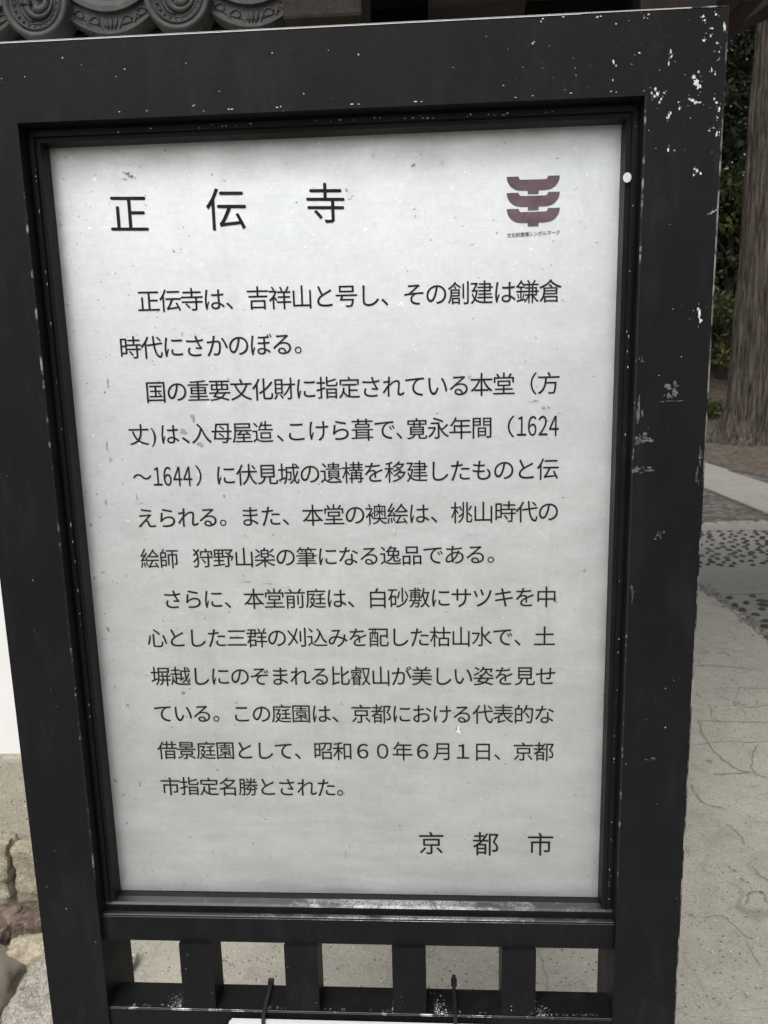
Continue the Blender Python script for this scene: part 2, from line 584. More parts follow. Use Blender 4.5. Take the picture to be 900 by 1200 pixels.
# ------------------------------------------------------------------ ground
sheet('ground', [(-120, -120), (160, -120), (160, 220), (-120, 220)], 0.0, M['soil'])
sheet('soil_gap', [(-4.2, 1.0), (-2.8, 0.99), (-1.9, 0.96), (-1.35, 0.9), (-1.2, 0.82), (-1.06, 0.84), (-0.93, 0.83), (-0.84, 0.90), (-0.8, 1.0), (-0.3, 1.02), (-0.3, 1.06), (-4.2, 1.06)], 0.0165, M['litter'])
sheet('duff_patch', [(4.42, 7.2), (4.7, 9.5), (4.55, 11.5), (5.0, 13.0), (5.1, 14.1), (5.6, 14.9), (6.5, 15.6), (7.6, 15.2), (9.2, 14.0), (9.4, 11), (8, 8.3), (6.4, 7.2), (5.3, 6.6)], 0.009, M['duff'])
sheet('gravel_yard', [(3.4, 6.2), (4.1, 9), (4.5, 14.2), (3.0, 16), (2.0, 18.6), (5, 19.2), (9, 19.4), (14, 18.2), (15, 15), (13, 8), (9, 5), (6, 3.5), (3.5, 3.0)], 0.004, M['gravel'])
wob = [(1.985 + 0.02 * math.sin(y * 7.3) + 0.012 * math.sin(y * 19 + 1), y) for y in [4.26 - 0.09 * i for i in range(20)]]
conc = [(-7, -9), (1.985, -9)] + [(x, y) for x, y in reversed(wob)] + [(1.95, 4.27), (1.95, 7), (-7, 7)]
co = sheet('concrete_pavement', conc, 0.012, M['concrete'])
# explicit cracks and a few pits, thin ribbons lying on the pavement (part of its mesh)
cr = MB()
CRK = [
    ([(833, 695), (845, 703), (857, 714), (868, 724), (880, 734), (893, 744), (905, 750)], 0.016),
    ([(819, 691), (826, 694), (834, 700)], 0.014),
    ([(815, 811), (819, 815), (823, 818)], 0.006),
    ([(818, 843), (824, 862), (836, 880), (850, 892), (866, 903), (880, 904)], 0.008),
    ([(816, 844), (840, 845), (862, 846), (900, 846)], 0.006),
    ([(830, 825), (834, 832), (833, 840), (845, 846)], 0.006),
    ([(836, 807), (850, 806), (870, 806), (900, 807)], 0.006),
    ([(843, 816), (860, 822), (878, 829), (900, 826)], 0.006),
    ([(888, 872), (882, 882), (880, 900), (886, 905)], 0.008),
    ([(836, 908), (858, 906), (880, 905), (900, 912)], 0.007),
    ([(809, 918), (816, 932), (826, 942), (850, 948)], 0.006),
    ([(850, 965), (862, 973), (870, 982), (872, 990)], 0.006),
    ([(883, 1016), (892, 1026), (900, 1033)], 0.008),
    ([(874, 1060), (877, 1048), (886, 1044), (894, 1046), (900, 1058)], 0.008),
    ([(822, 1075), (836, 1073), (846, 1072), (858, 1082), (874, 1097), (883, 1100)], 0.0035),
    ([(874, 1104), (884, 1121), (892, 1132)], 0.003),
    ([(812, 780), (835, 779), (862, 782), (884, 785)], 0.007),
    ([(838, 766), (850, 764), (856, 769)], 0.008),
    ([(812, 873), (850, 868), (880, 870), (900, 868)], 0.004),
]
for pts, wd in CRK:
    P = [at_z(u, v, 0.0145) for u, v in pts]
    L, Rr = [], []
    fine = []
    for a, b in zip(P[:-1], P[1:]):
        for k in range(6):
            p = a.lerp(b, k / 6)
            fine.append(p + Vector((random.uniform(-1, 1), random.uniform(-1, 1), 0)) * wd * 0.5)
    fine.append(P[-1])
    for i, p in enumerate(fine):
        d = (fine[min(i + 1, len(fine) - 1)] - fine[max(i - 1, 0)]).normalized()
        nn = Vector((-d.y, d.x, 0)) * wd * random.uniform(0.2, 0.55) * (0.35 if i in (0, len(fine) - 1) else 1)
        L.append(p + nn)
        Rr.append(p - nn)
    vs = L + Rr
    n = len(L)
    cr.add(vs, [(i, i + 1, n + i + 1, n + i) for i in range(n - 1)])
for u, v, r in [(811, 1072, 0.006), (814, 1075, 0.004), (861, 1020, 0.008), (870, 1030, 0.008), (876, 1034, 0.007), (795, 1182, 0.003), (855, 1016, 0.006), (820, 1180, 0.003), (832, 892, 0.01)]:
    p = at_z(u, v, 0.0148)
    vs = [p + Vector((math.cos(a), math.sin(a), 0)) * r * random.uniform(0.6, 1.2) for a in [k * PI / 4 for k in range(8)]]
    cr.add(vs, [tuple(range(8))])
ck = cr.build('pavement_cracks', M['crack'])
tag(ck, kind='structure')

# approach path: pebble panels between plain concrete bands
sheet('path', [(1.96, -9), (3.46, -9), (3.46, 6.42), (1.96, 6.42)], 0.007, M['bedding'])
for y0, y1 in ((-9, -2.2), (-0.9, -0.3), (1.0, 1.6), (2.15, 2.85), (4.1, 4.76), (6.12, 6.4)):
    sheet('path_band', [(2.0, y0), (3.45, y0), (3.45, y1), (2.0, y1)], 0.0105, M['band'])
pb = MB()
for y0, y1 in ((2.9, 4.05), (4.82, 6.08), (1.65, 2.1)):
    placed = []
    for _ in range(2600):
        x, y = random.uniform(2.04, 3.4), random.uniform(y0, y1)
        if any((x - a) ** 2 + (y - b) ** 2 < (0.09 if y < 4.1 else 0.074) ** 2 for a, b in placed):
            continue
        placed.append((x, y))
        kp = 1.3 if y < 4.1 else 1.0
        rx, ry, an = kp * random.uniform(0.018, 0.036), kp * random.uniform(0.015, 0.027), random.uniform(0, PI)
        ca, sa = math.cos(an), math.sin(an)
        ring, top = [], []
        for k in range(9):
            t = 2 * PI * k / 9
            px, py = rx * math.cos(t) * random.uniform(.9, 1.1), ry * math.sin(t)
            ring.append((x + ca * px - sa * py, y + sa * px + ca * py, 0.0075))
            top.append((x + .62 * (ca * px - sa * py), y + .62 * (sa * px + ca * py), 0.019))
        vs = ring + top + [(x, y, 0.0225)]
        fs = [(k, (k + 1) % 9, 9 + (k + 1) % 9, 9 + k) for k in range(9)] + [(9 + k, 9 + (k + 1) % 9, 18) for k in range(9)]
        pb.add(vs, fs)
tag(pb.build('path_pebbles', M['pebble'], smooth=True), kind='structure')
# leaf dirt gathered along the seam between pavement and path
lt = MB()
for i in range(150):
    y = random.uniform(2.9, 4.3)
    x = 2.0 + random.gauss(0, 0.03) + 0.02 * math.sin(y * 7.3)
    s = random.uniform(0.004, 0.014)
    a = random.uniform(0, PI)
    z = 0.0165 + random.uniform(0, 0.004)
    lt.add([(x + s * math.cos(a + k * PI / 2) * (1 if k % 2 else .5), y + s * math.sin(a + k * PI / 2), z + random.uniform(-.001, .002)) for k in range(4)], [(0, 1, 2, 3)])
tag(lt.build('leaf_litter', M['litter']), kind='stuff')
sheet('tarmac_strip', [(0.2, 6.46), (3.52, 6.46), (3.5, 8.0), (3.53, 11.0), (0.2, 11.4)], 0.010, M['asphalt'])
# rough pale stones along the tarmac edge
eb = MB()
re_ = random.Random(5)
for i in range(150):
    x, y = re_.uniform(0.4, 3.85), 6.43 + re_.gauss(0, 0.035)
    sx_, sy_ = re_.uniform(0.015, 0.075), re_.uniform(0.012, 0.035)
    hh = 0.009 + re_.uniform(0.004, 0.022)
    n = 7
    lo = [(x + sx_ * math.cos(2 * PI * k / n) * re_.uniform(.75, 1.2), y + sy_ * math.sin(2 * PI * k / n) * re_.uniform(.75, 1.2), 0.006) for k in range(n)]
    up = [(x + (p[0] - x) * .7, y + (p[1] - y) * .7, hh + re_.uniform(-.002, .002)) for p in lo]
    eb.add(lo + up, [(k, (k + 1) % n, n + (k + 1) % n, n + k) for k in range(n)] + [tuple(range(n, 2 * n))])
tag(eb.build('tarmac_edge_stones', M['slab']), kind='structure')
# pale paving slabs of the side path
ys = [6.95, 8.55, 10.25, 11.9, 13.6]
for i in range(4):
    b = MB()
    b.box(3.56, 4.38 + 0.05 * i, ys[i], ys[i + 1] - 0.03, 0.0, 0.03)
    tag(b.build('paving_slab', M['slab'], bevel=0.008), kind='structure')
# wooded bank
bk = MB()
NX, NY = 60, 24
vs = []
for j in range(NY + 1):
    for i in range(NX + 1):
        x = -45 + 110 * i / NX
        y = 18.5 + 45 * (j / NY) ** 1.3
        h = 0.9 * (1 - math.exp(-(y - 18.5) / 2.5)) + 0.28 * max(0, y - 20)
        h += 0.25 * noise.noise(Vector((x * .3, y * .3, 3))) * min(1, (y - 18.5) / 2)
        vs.append((x, y, h - 0.05))
fs = [(j * (NX + 1) + i, j * (NX + 1) + i + 1, (j + 1) * (NX + 1) + i + 1, (j + 1) * (NX + 1) + i) for j in range(NY) for i in range(NX)]
bk.add(vs, fs)
tag(bk.build('wooded_bank', M['soil'], smooth=True), kind='structure')


def bank_z(x, y):
    if y < 18.5:
        return 0.0
    return 0.9 * (1 - math.exp(-(y - 18.5) / 2.5)) + 0.28 * max(0, y - 20) - 0.1


# ------------------------------------------------------------------ white wall with tiled coping
wall = thing('plaster_wall', 'white plaster wall with tiled roof and stone footing behind the sign', 'wall', (-1.8, 1.3, 0))
WX, WY = -1.8, 1.3


class LB(MB):
    """mesh in world coordinates stored relative to an anchor"""
    def __init__(self, ax, ay, az=0.0):
        super().__init__()
        self.a = (ax, ay, az)

    def build(self, *a, **k):
        self.v = [(x - self.a[0], y - self.a[1], z - self.a[2]) for x, y, z in self.v]
        return super().build(*a, **k)


W0, W1 = -4.2, -0.20
b = LB(WX, WY)
b.box(W0, W1, 1.15, 1.48, 0.428, 2.2)
b.build('wall_face', M['plaster'], wall)
b = LB(WX, WY)
b.box(W0, W1, 1.12, 1.51, 0.0, 0.428)
b.build('plinth', M['plinth'], wall, bevel=0.012)
# timber under the eave
b = LB(WX, WY)
b.box(W0, W1, 1.08, 1.1475, 2.02, 2.16)
x = W0 + .1
while x < W1 - .05:
    b.box(x, x + .05, 0.86, 1.08, 2.135, 2.19)
    x += 0.145
b.box(W0, W1, 0.84, 1.9, 2.192, 2.21)
b.build('eave_rafters', M['wood_dark'], wall)
# roof slopes with rolls
EX0, PITCH = -0.3818, 0.288
xs = [EX0 - PITCH * i for i in range(13)]
rf = LB(WX, WY)
RIDGE = (1.315, 2.56)
EAVE = (0.80, 2.215)
for sgn in (-1, 1):
    def slope(t):
        y = EAVE[0] + (RIDGE[0] - EAVE[0]) * t
        z = EAVE[1] + (RIDGE[1] - EAVE[1]) * t
        return (y if sgn < 0 else 2 * RIDGE[0] - y, z)
    prof = []
    x = W0
    while x < W1 + 0.03:
        k = round((x - EX0) / PITCH)
        d = x - (EX0 + k * PITCH)
        u = d / PITCH
        if abs(d) < 0.06:
            z = 0.02 + math.sqrt(max(0, 0.06 ** 2 - d * d)) * 0.85
        else:
            z = 0.02 - 0.03 * (1 - ((abs(u) - .5) / 0.29) ** 2)
        prof.append((x, z))
        x += 0.012
    n = len(prof)
    vs, fs = [], []
    ST = 6
    for j in range(ST + 1):
        y, z = slope(j / ST)
        for (px, pz) in prof:
            vs.append((px, y, z + pz + (0.01 if j % 2 else 0)))
    for j in range(ST):
        for i in range(n - 1):
            fs.append((j * n + i, j * n + i + 1, (j + 1) * n + i + 1, (j + 1) * n + i))
    rf.add(vs, fs)
rf.build('roof_tiles', M['tile'], wall, smooth=True)
rg = LB(WX, WY)
rg.box(W0, W1 + .02, 1.24, 1.39, 2.545, 2.64)
rg.box(W0, W1 + .02, 1.225, 1.405, 2.642, 2.665)
rg.tube([(W0, 1.315, 2.675), (W1 + .03, 1.315, 2.675)], 0.07, 14)
rg.build('roof_ridge', M['tile'], wall, smooth=False)

# round eave tile: rim, ring of beads, three-comma swirl
EY = 0.778
EZ = 2.247
RAD = 0.067


def eave_disc(cx):
    root = LB(WX, WY)
    N = 40
    prof = [(0.0, 0.006), (0.046, 0.006), (0.0475, 0.0), (0.0500, -0.001), (0.0515, 0.006), (0.054, 0.006), (0.0555, -0.002), (RAD - 0.003, -0.003), (RAD, 0.001), (RAD, 0.055)]
    vs = []
    for (r, dy) in prof[1:]:
        for k in range(N):
            a = 2 * PI * k / N
            vs.append((cx + r * math.cos(a), EY + dy, EZ + r * math.sin(a)))
    vs.append((cx, EY + 0.006, EZ))
    fs = []
    for j in range(len(prof) - 2):
        for k in range(N):
            fs.append((j * N + k, j * N + (k + 1) % N, (j + 1) * N + (k + 1) % N, (j + 1) * N + k))
    for k in range(N):
        fs.append((len(vs) - 1, (k + 1) % N, k))
    root.add(vs, fs)
    # roll running back up the slope
    pts = [(cx, EY + 0.05, EZ), (cx, EY + 0.3, EZ + 0.14)]
    root.tube(pts, RAD * 0.96, 20, cap=False)
    o = root.build('round_eave_tile', M['tile'], wall, smooth=True, weld=True)
    rel = LB(WX, WY)
    # ring of beads
    for k in range(22):
        a = 2 * PI * k / 22
        c = Vector((cx + 0.0437 * math.cos(a), EY + 0.006, EZ + 0.0437 * math.sin(a)))
        ring = [c + Vector((math.cos(t) * .0029, 0, math.sin(t) * .0029)) for t in [q * PI / 3 for q in range(6)]]
        mid = [c + Vector((math.cos(t) * .002, -.0035, math.sin(t) * .002)) for t in [q * PI / 3 for q in range(6)]]
        rel.add(ring + mid, [(q, (q + 1) % 6, 6 + (q + 1) % 6, 6 + q) for q in range(6)] + [tuple(range(6, 12))])
    # commas
    for q in range(3):
        a0 = 2 * PI * q / 3 + 0.5
        pts, rr = [], []
        for i in range(22):
            t = i / 21
            ang = a0 + t * 4.0
            r = 0.011 + 0.0235 * t ** 0.75
            pts.append((cx + r * math.cos(ang), EY + 0.005, EZ + r * math.sin(ang)))
            rr.append(0.0080 * (1 - t) ** 0.8 + 0.0018)
        rel.tube(pts, rr, 8)
    # thin ring round the swirl
    ringp = [(cx + 0.0385 * math.cos(2 * PI * k / 40), EY + 0.006, EZ + 0.0385 * math.sin(2 * PI * k / 40)) for k in range(41)]
    rel.tube(ringp, 0.0016, 6, cap=False)
    r = rel.build('swirl_crest', M['tile'], o, smooth=True)
    return o


def pan_tile(cx, right_end=False):
    """upturned-arc drip tile between two round tiles, with scrolled relief"""
    half = PITCH / 2 - 0.03
    root = LB(WX, WY)
    N = 26

    def arc(t, lo):     # t -1..1
        return EZ - 0.058 + 0.066 * abs(t) ** 2.0 + lo

    rows = [(0.060, 0.10, ), (0.062, 0.0), (0.050, -0.006), (0.040, -0.006), (0.038, 0.004), (0.008, 0.004), (0.006, -0.003), (0.0, -0.003), (-0.002, 0.002), (-0.002, 0.10)]
    vs = []
    for lo, dy in rows:
        for i in range(N + 1):
            t = -1 + 2 * i / N
            vs.append((cx + half * t * 1.06, EY + 0.02 + dy, arc(t, lo)))
    fs = []
    for j in range(len(rows) - 1):
        for i in range(N):
            fs.append((j * (N + 1) + i, j * (N + 1) + i + 1, (j + 1) * (N + 1) + i + 1, (j + 1) * (N + 1) + i))
    root.add(vs, fs)
    o = root.build('drip_tile', M['tile'], wall, smooth=False)
    rel = LB(WX, WY)
    yy = EY + 0.0235

    def scroll(t0, s, hand):
        x0 = cx + half * t0 * 1.06
        z0 = arc(t0, 0.021)
        pts, rr = [], []
        for i in range(18):
            q = i / 17
            ang = hand * (q * 5.0) + (0.3 if hand > 0 else PI - 0.3)
            r = s * (1 - 0.8 * q)
            pts.append((x0 + r * math.cos(ang), yy, z0 + r * math.sin(ang)))
            rr.append(0.0026 - 0.001 * q)
        rel.tube(pts, rr, 6)

    for k in (1, 2, 3):
        scroll(0.26 * k, 0.0125, 1)
        scroll(-0.26 * k, 0.0125, -1)
        for sg in (-1, 1):
            t = 0.26 * k - 0.13
            p = [(cx + half * 1.06 * sg * (t + 0.07 * q), yy, arc(t + 0.07 * q, 0.011 + 0.02 * q)) for q in (-1, -.3, .4, 1)]
            rel.tube(p, [0.001, 0.003, 0.0025, 0.001], 6)
    for q in (-1, 0, 1):      # central petals
        p = [(cx + q * 0.006 + q * 0.007 * s, yy, EZ - 0.058 + 0.009 + 0.024 * s) for s in (0, .4, .8, 1)]
        rel.tube(p, [0.001, 0.0036, 0.003, 0.001], 6)
    rel.build('scroll_relief', M['tile'], o, smooth=True)
    return o


for i, cx in enumerate(xs):
    eave_disc(cx)
for i in range(len(xs)):
    pan_tile(xs[i] + PITCH / 2)


# ------------------------------------------------------------------ stones at the wall's foot
def rock(name, c, size, m, label, cat='stone', flat=0.0, seed=0, sub=3, amp=0.28, group=None, boxy=0.0):
    bm = bmesh.new()
    bmesh.ops.create_icosphere(bm, subdivisions=sub, radius=1)
    for v in bm.verts:
        d = v.co.normalized()
        if boxy:
            mx = max(abs(d.x), abs(d.y), abs(d.z))
            d = d.lerp(d / mx * 0.86, boxy)
        n = noise.fractal(v.co * 1.6 + Vector((seed * 7.1, seed * 3.3, seed)), 0.8, 2.1, 4)
        d = d * (1 + amp * n)
        v.co = Vector((d.x * size[0], d.y * size[1], d.z * size[2]))
    me = bpy.data.meshes.new(name)
    zmin = min(v.co.z for v in bm.verts)
    bm.to_mesh(me)
    bm.free()
    me.materials.append(m)
    for p in me.polygons:
        p.use_smooth = True
    o = bpy.data.objects.new(name, me)
    COL.objects.link(o)
    o.location = (c[0], c[1], c[2])
    tag(o, label, cat, group)
    return o


def block(name, x0, x1, y0, y1, z0, z1, m, label, seed, step=0.02, amp=0.012, top_slope=0.0):
    """a rough split-stone block: a gridded box with rounded, uneven faces"""
    nx, ny, nz = [max(2, round((q1 - q0) / step)) for q0, q1 in ((x0, x1), (y0, y1), (z0, z1))]
    bm = bmesh.new()
    bmesh.ops.create_cube(bm, size=2)
    bmesh.ops.subdivide_edges(bm, edges=bm.edges[:], cuts=max(nx, ny, nz) // 1, use_grid_fill=True)
    c = Vector(((x0 + x1) / 2, (y0 + y1) / 2, (z0 + z1) / 2))
    h = Vector(((x1 - x0) / 2, (y1 - y0) / 2, (z1 - z0) / 2))
    for v in bm.verts:
        p = Vector((v.co.x * h.x, v.co.y * h.y, v.co.z * h.z))
        r = 0.009
        inner = Vector((max(-h.x + r, min(h.x - r, p.x)), max(-h.y + r, min(h.y - r, p.y)), max(-h.z + r, min(h.z - r, p.z))))
        d = p - inner
        if d.length > 1e-6:
            p = inner + d.normalized() * min(d.length, r)
            nrm = d.normalized()
            w_ = p + c
            p = p + nrm * amp * (0.8 * noise.fractal(w_ * 8 + Vector((seed, 0, 0)), 0.7, 2.2, 6) - 0.9 * noise.turbulence(w_ * 14 + Vector((seed, 1, 0)), 4, True) + 0.5 * noise.cell(w_ * 24))
        p.z += top_slope * p.x * (0.5 + v.co.z / 2)
        v.co = p
    me = bpy.data.meshes.new(name)
    bm.to_mesh(me)
    bm.free()
    me.materials.append(m)
    for p in me.polygons:
        p.use_smooth = True
    o = bpy.data.objects.new(name, me)
    COL.objects.link(o)
    o.location = c
    return tag(o, label, 'stone')


block('footing_stone', -1.112, -0.70, 1.045, 1.16, -0.02, 0.192, M['stone_buff'], 'squared buff granite block at the wall foot, right of the crack', 1.0)
block('footing_stone', -1.55, -1.122, 1.04, 1.16, -0.02, 0.197, M['stone_buff'], 'squared buff footing block left of the crack, at the left edge', 5.3)
for k, (xa, xb, lab) in enumerate(((-2.0, -1.56, 'third buff footing block from the sign along the wall foot'), (-2.36, -2.01, 'fourth buff footing block from the sign along the wall foot'), (-2.85, -2.37, 'fifth buff footing block from the sign along the wall foot'), (-3.3, -2.86, 'sixth buff footing block from the sign along the wall foot'), (-4.15, -3.31, 'long last buff footing block at the far left of the wall foot'))):
    block('footing_stone', xa, xb, 1.045, 1.16, -0.02, 0.185 + 0.01 * (k % 2), M['stone_buff'], lab, 11.0 + k * 3.7, 0.03)
block('footing_stone', -0.69, -0.32, 1.04, 1.16, -0.02, 0.180, M['stone_buff'], 'long buff footing block at the wall foot, hidden behind the sign', 8.9)
block('red_stone', -1.045, -0.86, 0.895, 1.0, -0.02, 0.085, M['stone_red'], 'small reddish brown stone wedged below the granite block', 3.1, 0.012, 0.016, 0.25)
rock('pale_rock', (-0.955, 0.845, 0.02), (0.075, 0.045, 0.05), M['stone_pale'], 'small pale cream rock between the red stone and rough granite', seed=5, amp=0.22, sub=4, boxy=0.35)
block('granite_slab', -0.925, -0.665, 0.40, 0.845, -0.03, 0.045, M['granite'], 'rough speckled granite slab lying beside the left sign post', 6.2, 0.012, 0.010)
rock('smooth_stone', (-1.075, 0.70, 0.02), (0.145, 0.17, 0.06), M['stone_smooth'], 'smooth grey brown stone at the bottom left corner', seed=8, sub=4, amp=0.16, boxy=0.3)
block('brown_stone', -1.12, -1.05, 0.87, 0.985, -0.02, 0.06, M['stone_red'], 'dark brown stone standing in the gap above the smooth grey stone', 7.7, 0.012, 0.014)

# ------------------------------------------------------------------ temple gate behind the sign
GX, GY = 2.0, 1.5
gate = thing('temple_gate', 'dark timber temple gate with tiled roof standing behind the sign', 'gate', (GX, GY, 0))


def gpart(name, fn, m, parent=None, bevel=0.006, smooth=False):
    b = LB(GX, GY)
    fn(b)
    return b.build(name, m, parent or gate, smooth=smooth, bevel=bevel)


gpart('pillar', lambda b: b.box(-0.193, -0.035, 0.97, 1.14, 0.0, 3.45), M['wood'])
gpart('pillar', lambda b: b.box(0.13, 0.34, 1.32, 1.55, 0.0, 3.45), M['wood'])
gpart('pillar', lambda b: b.box(0.66, 0.855, 1.32, 1.55, 0.0, 3.45), M['wood_dark'])
gpart('pillar', lambda b: b.box(3.75, 3.99, 1.32, 1.55, 0.0, 3.45), M['wood'])
for xx in (0.66, 3.75):
    gpart('pillar', lambda b: b.box(xx, xx + .2, 2.75, 2.95, 0.0, 3.45), M['wood'])
gpart('board_wall', lambda b: b.box(-0.25, 0.70, 1.57, 1.62, 0.0, 3.45), M['wood_dark'], bevel=0)
for x0, x1, y0, y1 in ((0.1, 0.37, 1.29, 1.58), (0.63, 0.885, 1.29, 1.58), (3.7, 4.04, 1.27, 1.6), (0.62, 0.9, 2.71, 2.99), (3.71, 3.99, 2.71, 2.99)):
    gpart('stone_base', lambda b: b.box(x0, x1, y0, y1, 0.0, 0.09), M['granite'])


def nose(b):
    # carved beam end: profile in the YZ plane, nose towards the viewer
    pr = [(1.32, 2.36), (1.18, 2.33), (1.08, 2.30), (1.01, 2.315), (0.98, 2.36), (0.985, 2.42), (1.02, 2.47), (1.08, 2.49), (1.32, 2.52)]
    x0, x1 = 0.118, 0.335
    n = len(pr)
    vs = [(x0, y, z) for y, z in pr] + [(x1, y, z) for y, z in pr]
    b.add(vs, [tuple(range(n - 1, -1, -1)), tuple(range(n, 2 * n))] + [(i, (i + 1) % n, n + (i + 1) % n, n + i) for i in range(n)])


carved = gpart('carved_beam_end', nose, M['wood_x'], bevel=0.008)
cv = LB(GX, GY)
for q, (xo, zo) in enumerate(((0.16, 2.335), (0.20, 2.345), (0.245, 2.337))):
    pts = []
    for i in range(14):
        t = i / 13
        pts.append((xo + 0.055 * t, 0.992 - 0.012 * math.sin(t * PI) + 0.006, zo + 0.03 * math.sin(t * 2.6) + 0.012 * q))
    cv.tube(pts, [0.001 + 0.004 * math.sin(PI * i / 13) for i in range(14)], 6)
cv.build('carving', M['wood_x'], carved, smooth=True)
gpart('lintel', lambda b: b.box(-0.3, 0.66, 1.30, 1.54, 2.53, 2.78), M['wood_x'])
gpart('lintel', lambda b: b.box(-0.3, 4.3, 1.26, 1.58, 2.83, 3.08), M['wood_x'])


def rainbow(b):
    n = 40
    lo, hi = [], []
    for i in range(n + 1):
        t = i / n
        x = 0.857 + (3.748 - 0.857) * t
        e = min(t, 1 - t) * 2.89
        z = 2.315 + 0.16 * (1 - math.exp(-(e / 0.13) ** 1.3))
        lo.append((x, z))
        hi.append((x, 2.78 + 0.05 * math.sin(PI * t)))
    b.prism(lo + hi[::-1], 1.36, 1.52)


gpart('arched_beam', rainbow, M['wood_dark'], bevel=0)
gpart('beam_end', lambda b: b.box(-0.163, -0.012, 0.715, 0.985, 2.165, 2.56), mat_wood('old_beam_end', (0.012, 0.0095, 0.0075), (0.045, 0.036, 0.029), 1, 22))
gpart('bracket_arm', lambda b: b.box(0.856, 0.905, 1.16, 1.34, 2.345, 2.42), M['wood_red'])
for xx in (0.69, 3.78):
    gpart('side_beam', lambda b: b.box(xx, xx + .16, 1.55, 2.75, 2.5, 2.72), M['wood'])


def groof(b):
    x0, x1 = -0.45, 4.6
    N = 300
    prof = []
    for i in range(N + 1):
        x = x0 + (x1 - x0) * i / N
        d = (x - x0) % 0.288 - 0.144
        prof.append((x, 0.055 * math.sqrt(max(0, 1 - (d / 0.06) ** 2)) if abs(d) < 0.06 else 0.0))
    for s in (-1, 1):
        vs, fs = [], []
        n = len(prof)
        for j in range(9):
            t = j / 8
            y = 1.9 + s * (1.3 * (1 - t))
            z = 3.52 + 1.0 * t ** 1.25
            for px, pz in prof:
                vs.append((px, y, z + pz))
        for j in range(8):
            for i in range(n - 1):
                fs.append((j * n + i, j * n + i + 1, (j + 1) * n + i + 1, (j + 1) * n + i))
        b.add(vs, fs)


gpart('roof_tiles', groof, M['tile'], bevel=0, smooth=True)


def grafters(b):
    x = -0.4
    while x < 4.55:
        for s in (-1, 1):
            vs = []
            for (y, z) in ((1.9 + s * 1.25, 3.45), (1.9, 4.37)):
                vs += [(x, y, z - .06), (x + .06, y, z - .06), (x + .06, y, z), (x, y, z)]
            b.add(vs, [(0, 1, 2, 3), (4, 5, 6, 7), (0, 1, 5, 4), (1, 2, 6, 5), (2, 3, 7, 6), (3, 0, 4, 7)])
        x += 0.2
    for s in (-1, 1):
        b.add([(-.45, 1.9 + s * 1.3, 3.485), (4.6, 1.9 + s * 1.3, 3.485), (4.6, 1.9, 4.44), (-.45, 1.9, 4.44)], [(0, 1, 2, 3)])


gpart('roof_rafters', grafters, M['wood_dark'], bevel=0)
gpart('roof_ridge', lambda b: (b.box(-0.5, 4.65, 1.77, 2.03, 4.5, 4.72), b.tube([(-0.52, 1.9, 4.77), (4.67, 1.9, 4.77)], 0.09, 14)), M['tile'], bevel=0)


# ------------------------------------------------------------------ trees
def leaf_cloud(b, centre, rad, n, size, rnd, mi=0, shell=0.5, droop=0.3):
    for _ in range(n):
        while True:
            p = Vector((rnd.uniform(-1, 1), rnd.uniform(-1, 1), rnd.uniform(-1, 1)))
            if p.length <= 1 and p.length > shell * rnd.random():
                break
        c = Vector(centre) + Vector((p.x * rad[0], p.y * rad[1], p.z * rad[2]))
        nrm = (p * 0.5 + Vector((rnd.uniform(-1, 1), rnd.uniform(-1, 1), rnd.uniform(0, 1.4)))).normalized()
        t = nrm.cross(Vector((rnd.uniform(-1, 1), rnd.uniform(-1, 1), rnd.uniform(-1, 1))))
        if t.length < 1e-3:
            continue
        t.normalize()
        t.z -= droop
        t.normalize()
        s = nrm.cross(t).normalized()
        L = size * rnd.uniform(0.6, 1.3)
        wd = L * rnd.uniform(0.32, 0.5)
        b.add([c, c + t * L * .5 + s * wd * .5 + nrm * L * .06, c + t * L, c + t * L * .5 - s * wd * .5 + nrm * L * .06], [(0, 1, 2, 3)], mi)


def trunk_mesh(name, r, h, m, flare=0.0, ridges=0.03, seg=64, rings=50, seed=0, lean=(0, 0), top=0.35):
    vs, fs = [], []
    for j in range(rings + 1):
        t = (j / rings) ** 1.6
        z = h * t
        rr = r * (1 - (1 - top) * t)
        for k in range(seg):
            a = 2 * PI * k / seg
            lobes = 0.5 + 0.5 * math.sin(a * 5 + seed) * 0.6 + 0.25 * math.sin(a * 9 + 1.7 * seed)
            fl = flare * (0.45 + 0.85 * lobes) * math.exp(-z / 0.42)
            n1 = noise.noise(Vector((math.cos(a) * 7 * r * 2, math.sin(a) * 7 * r * 2, z * 0.22 + seed)))
            n2 = noise.noise(Vector((math.cos(a) * 26 * r * 2, math.sin(a) * 26 * r * 2, z * 0.6 + seed)))
            q = rr + fl + ridges * (n1 * 0.8 + abs(n2) * 0.8)
            vs.append((q * math.cos(a) + lean[0] * t, q * math.sin(a) + lean[1] * t, z - 0.05 * (j == 0)))
    for j in range(rings):
        for k in range(seg):
            fs.append((j * seg + k, j * seg + (k + 1) % seg, (j + 1) * seg + (k + 1) % seg, (j + 1) * seg + k))
    fs.append(tuple(range(rings * seg, (rings + 1) * seg)))
    b = MB()
    b.add(vs, fs)
    return b


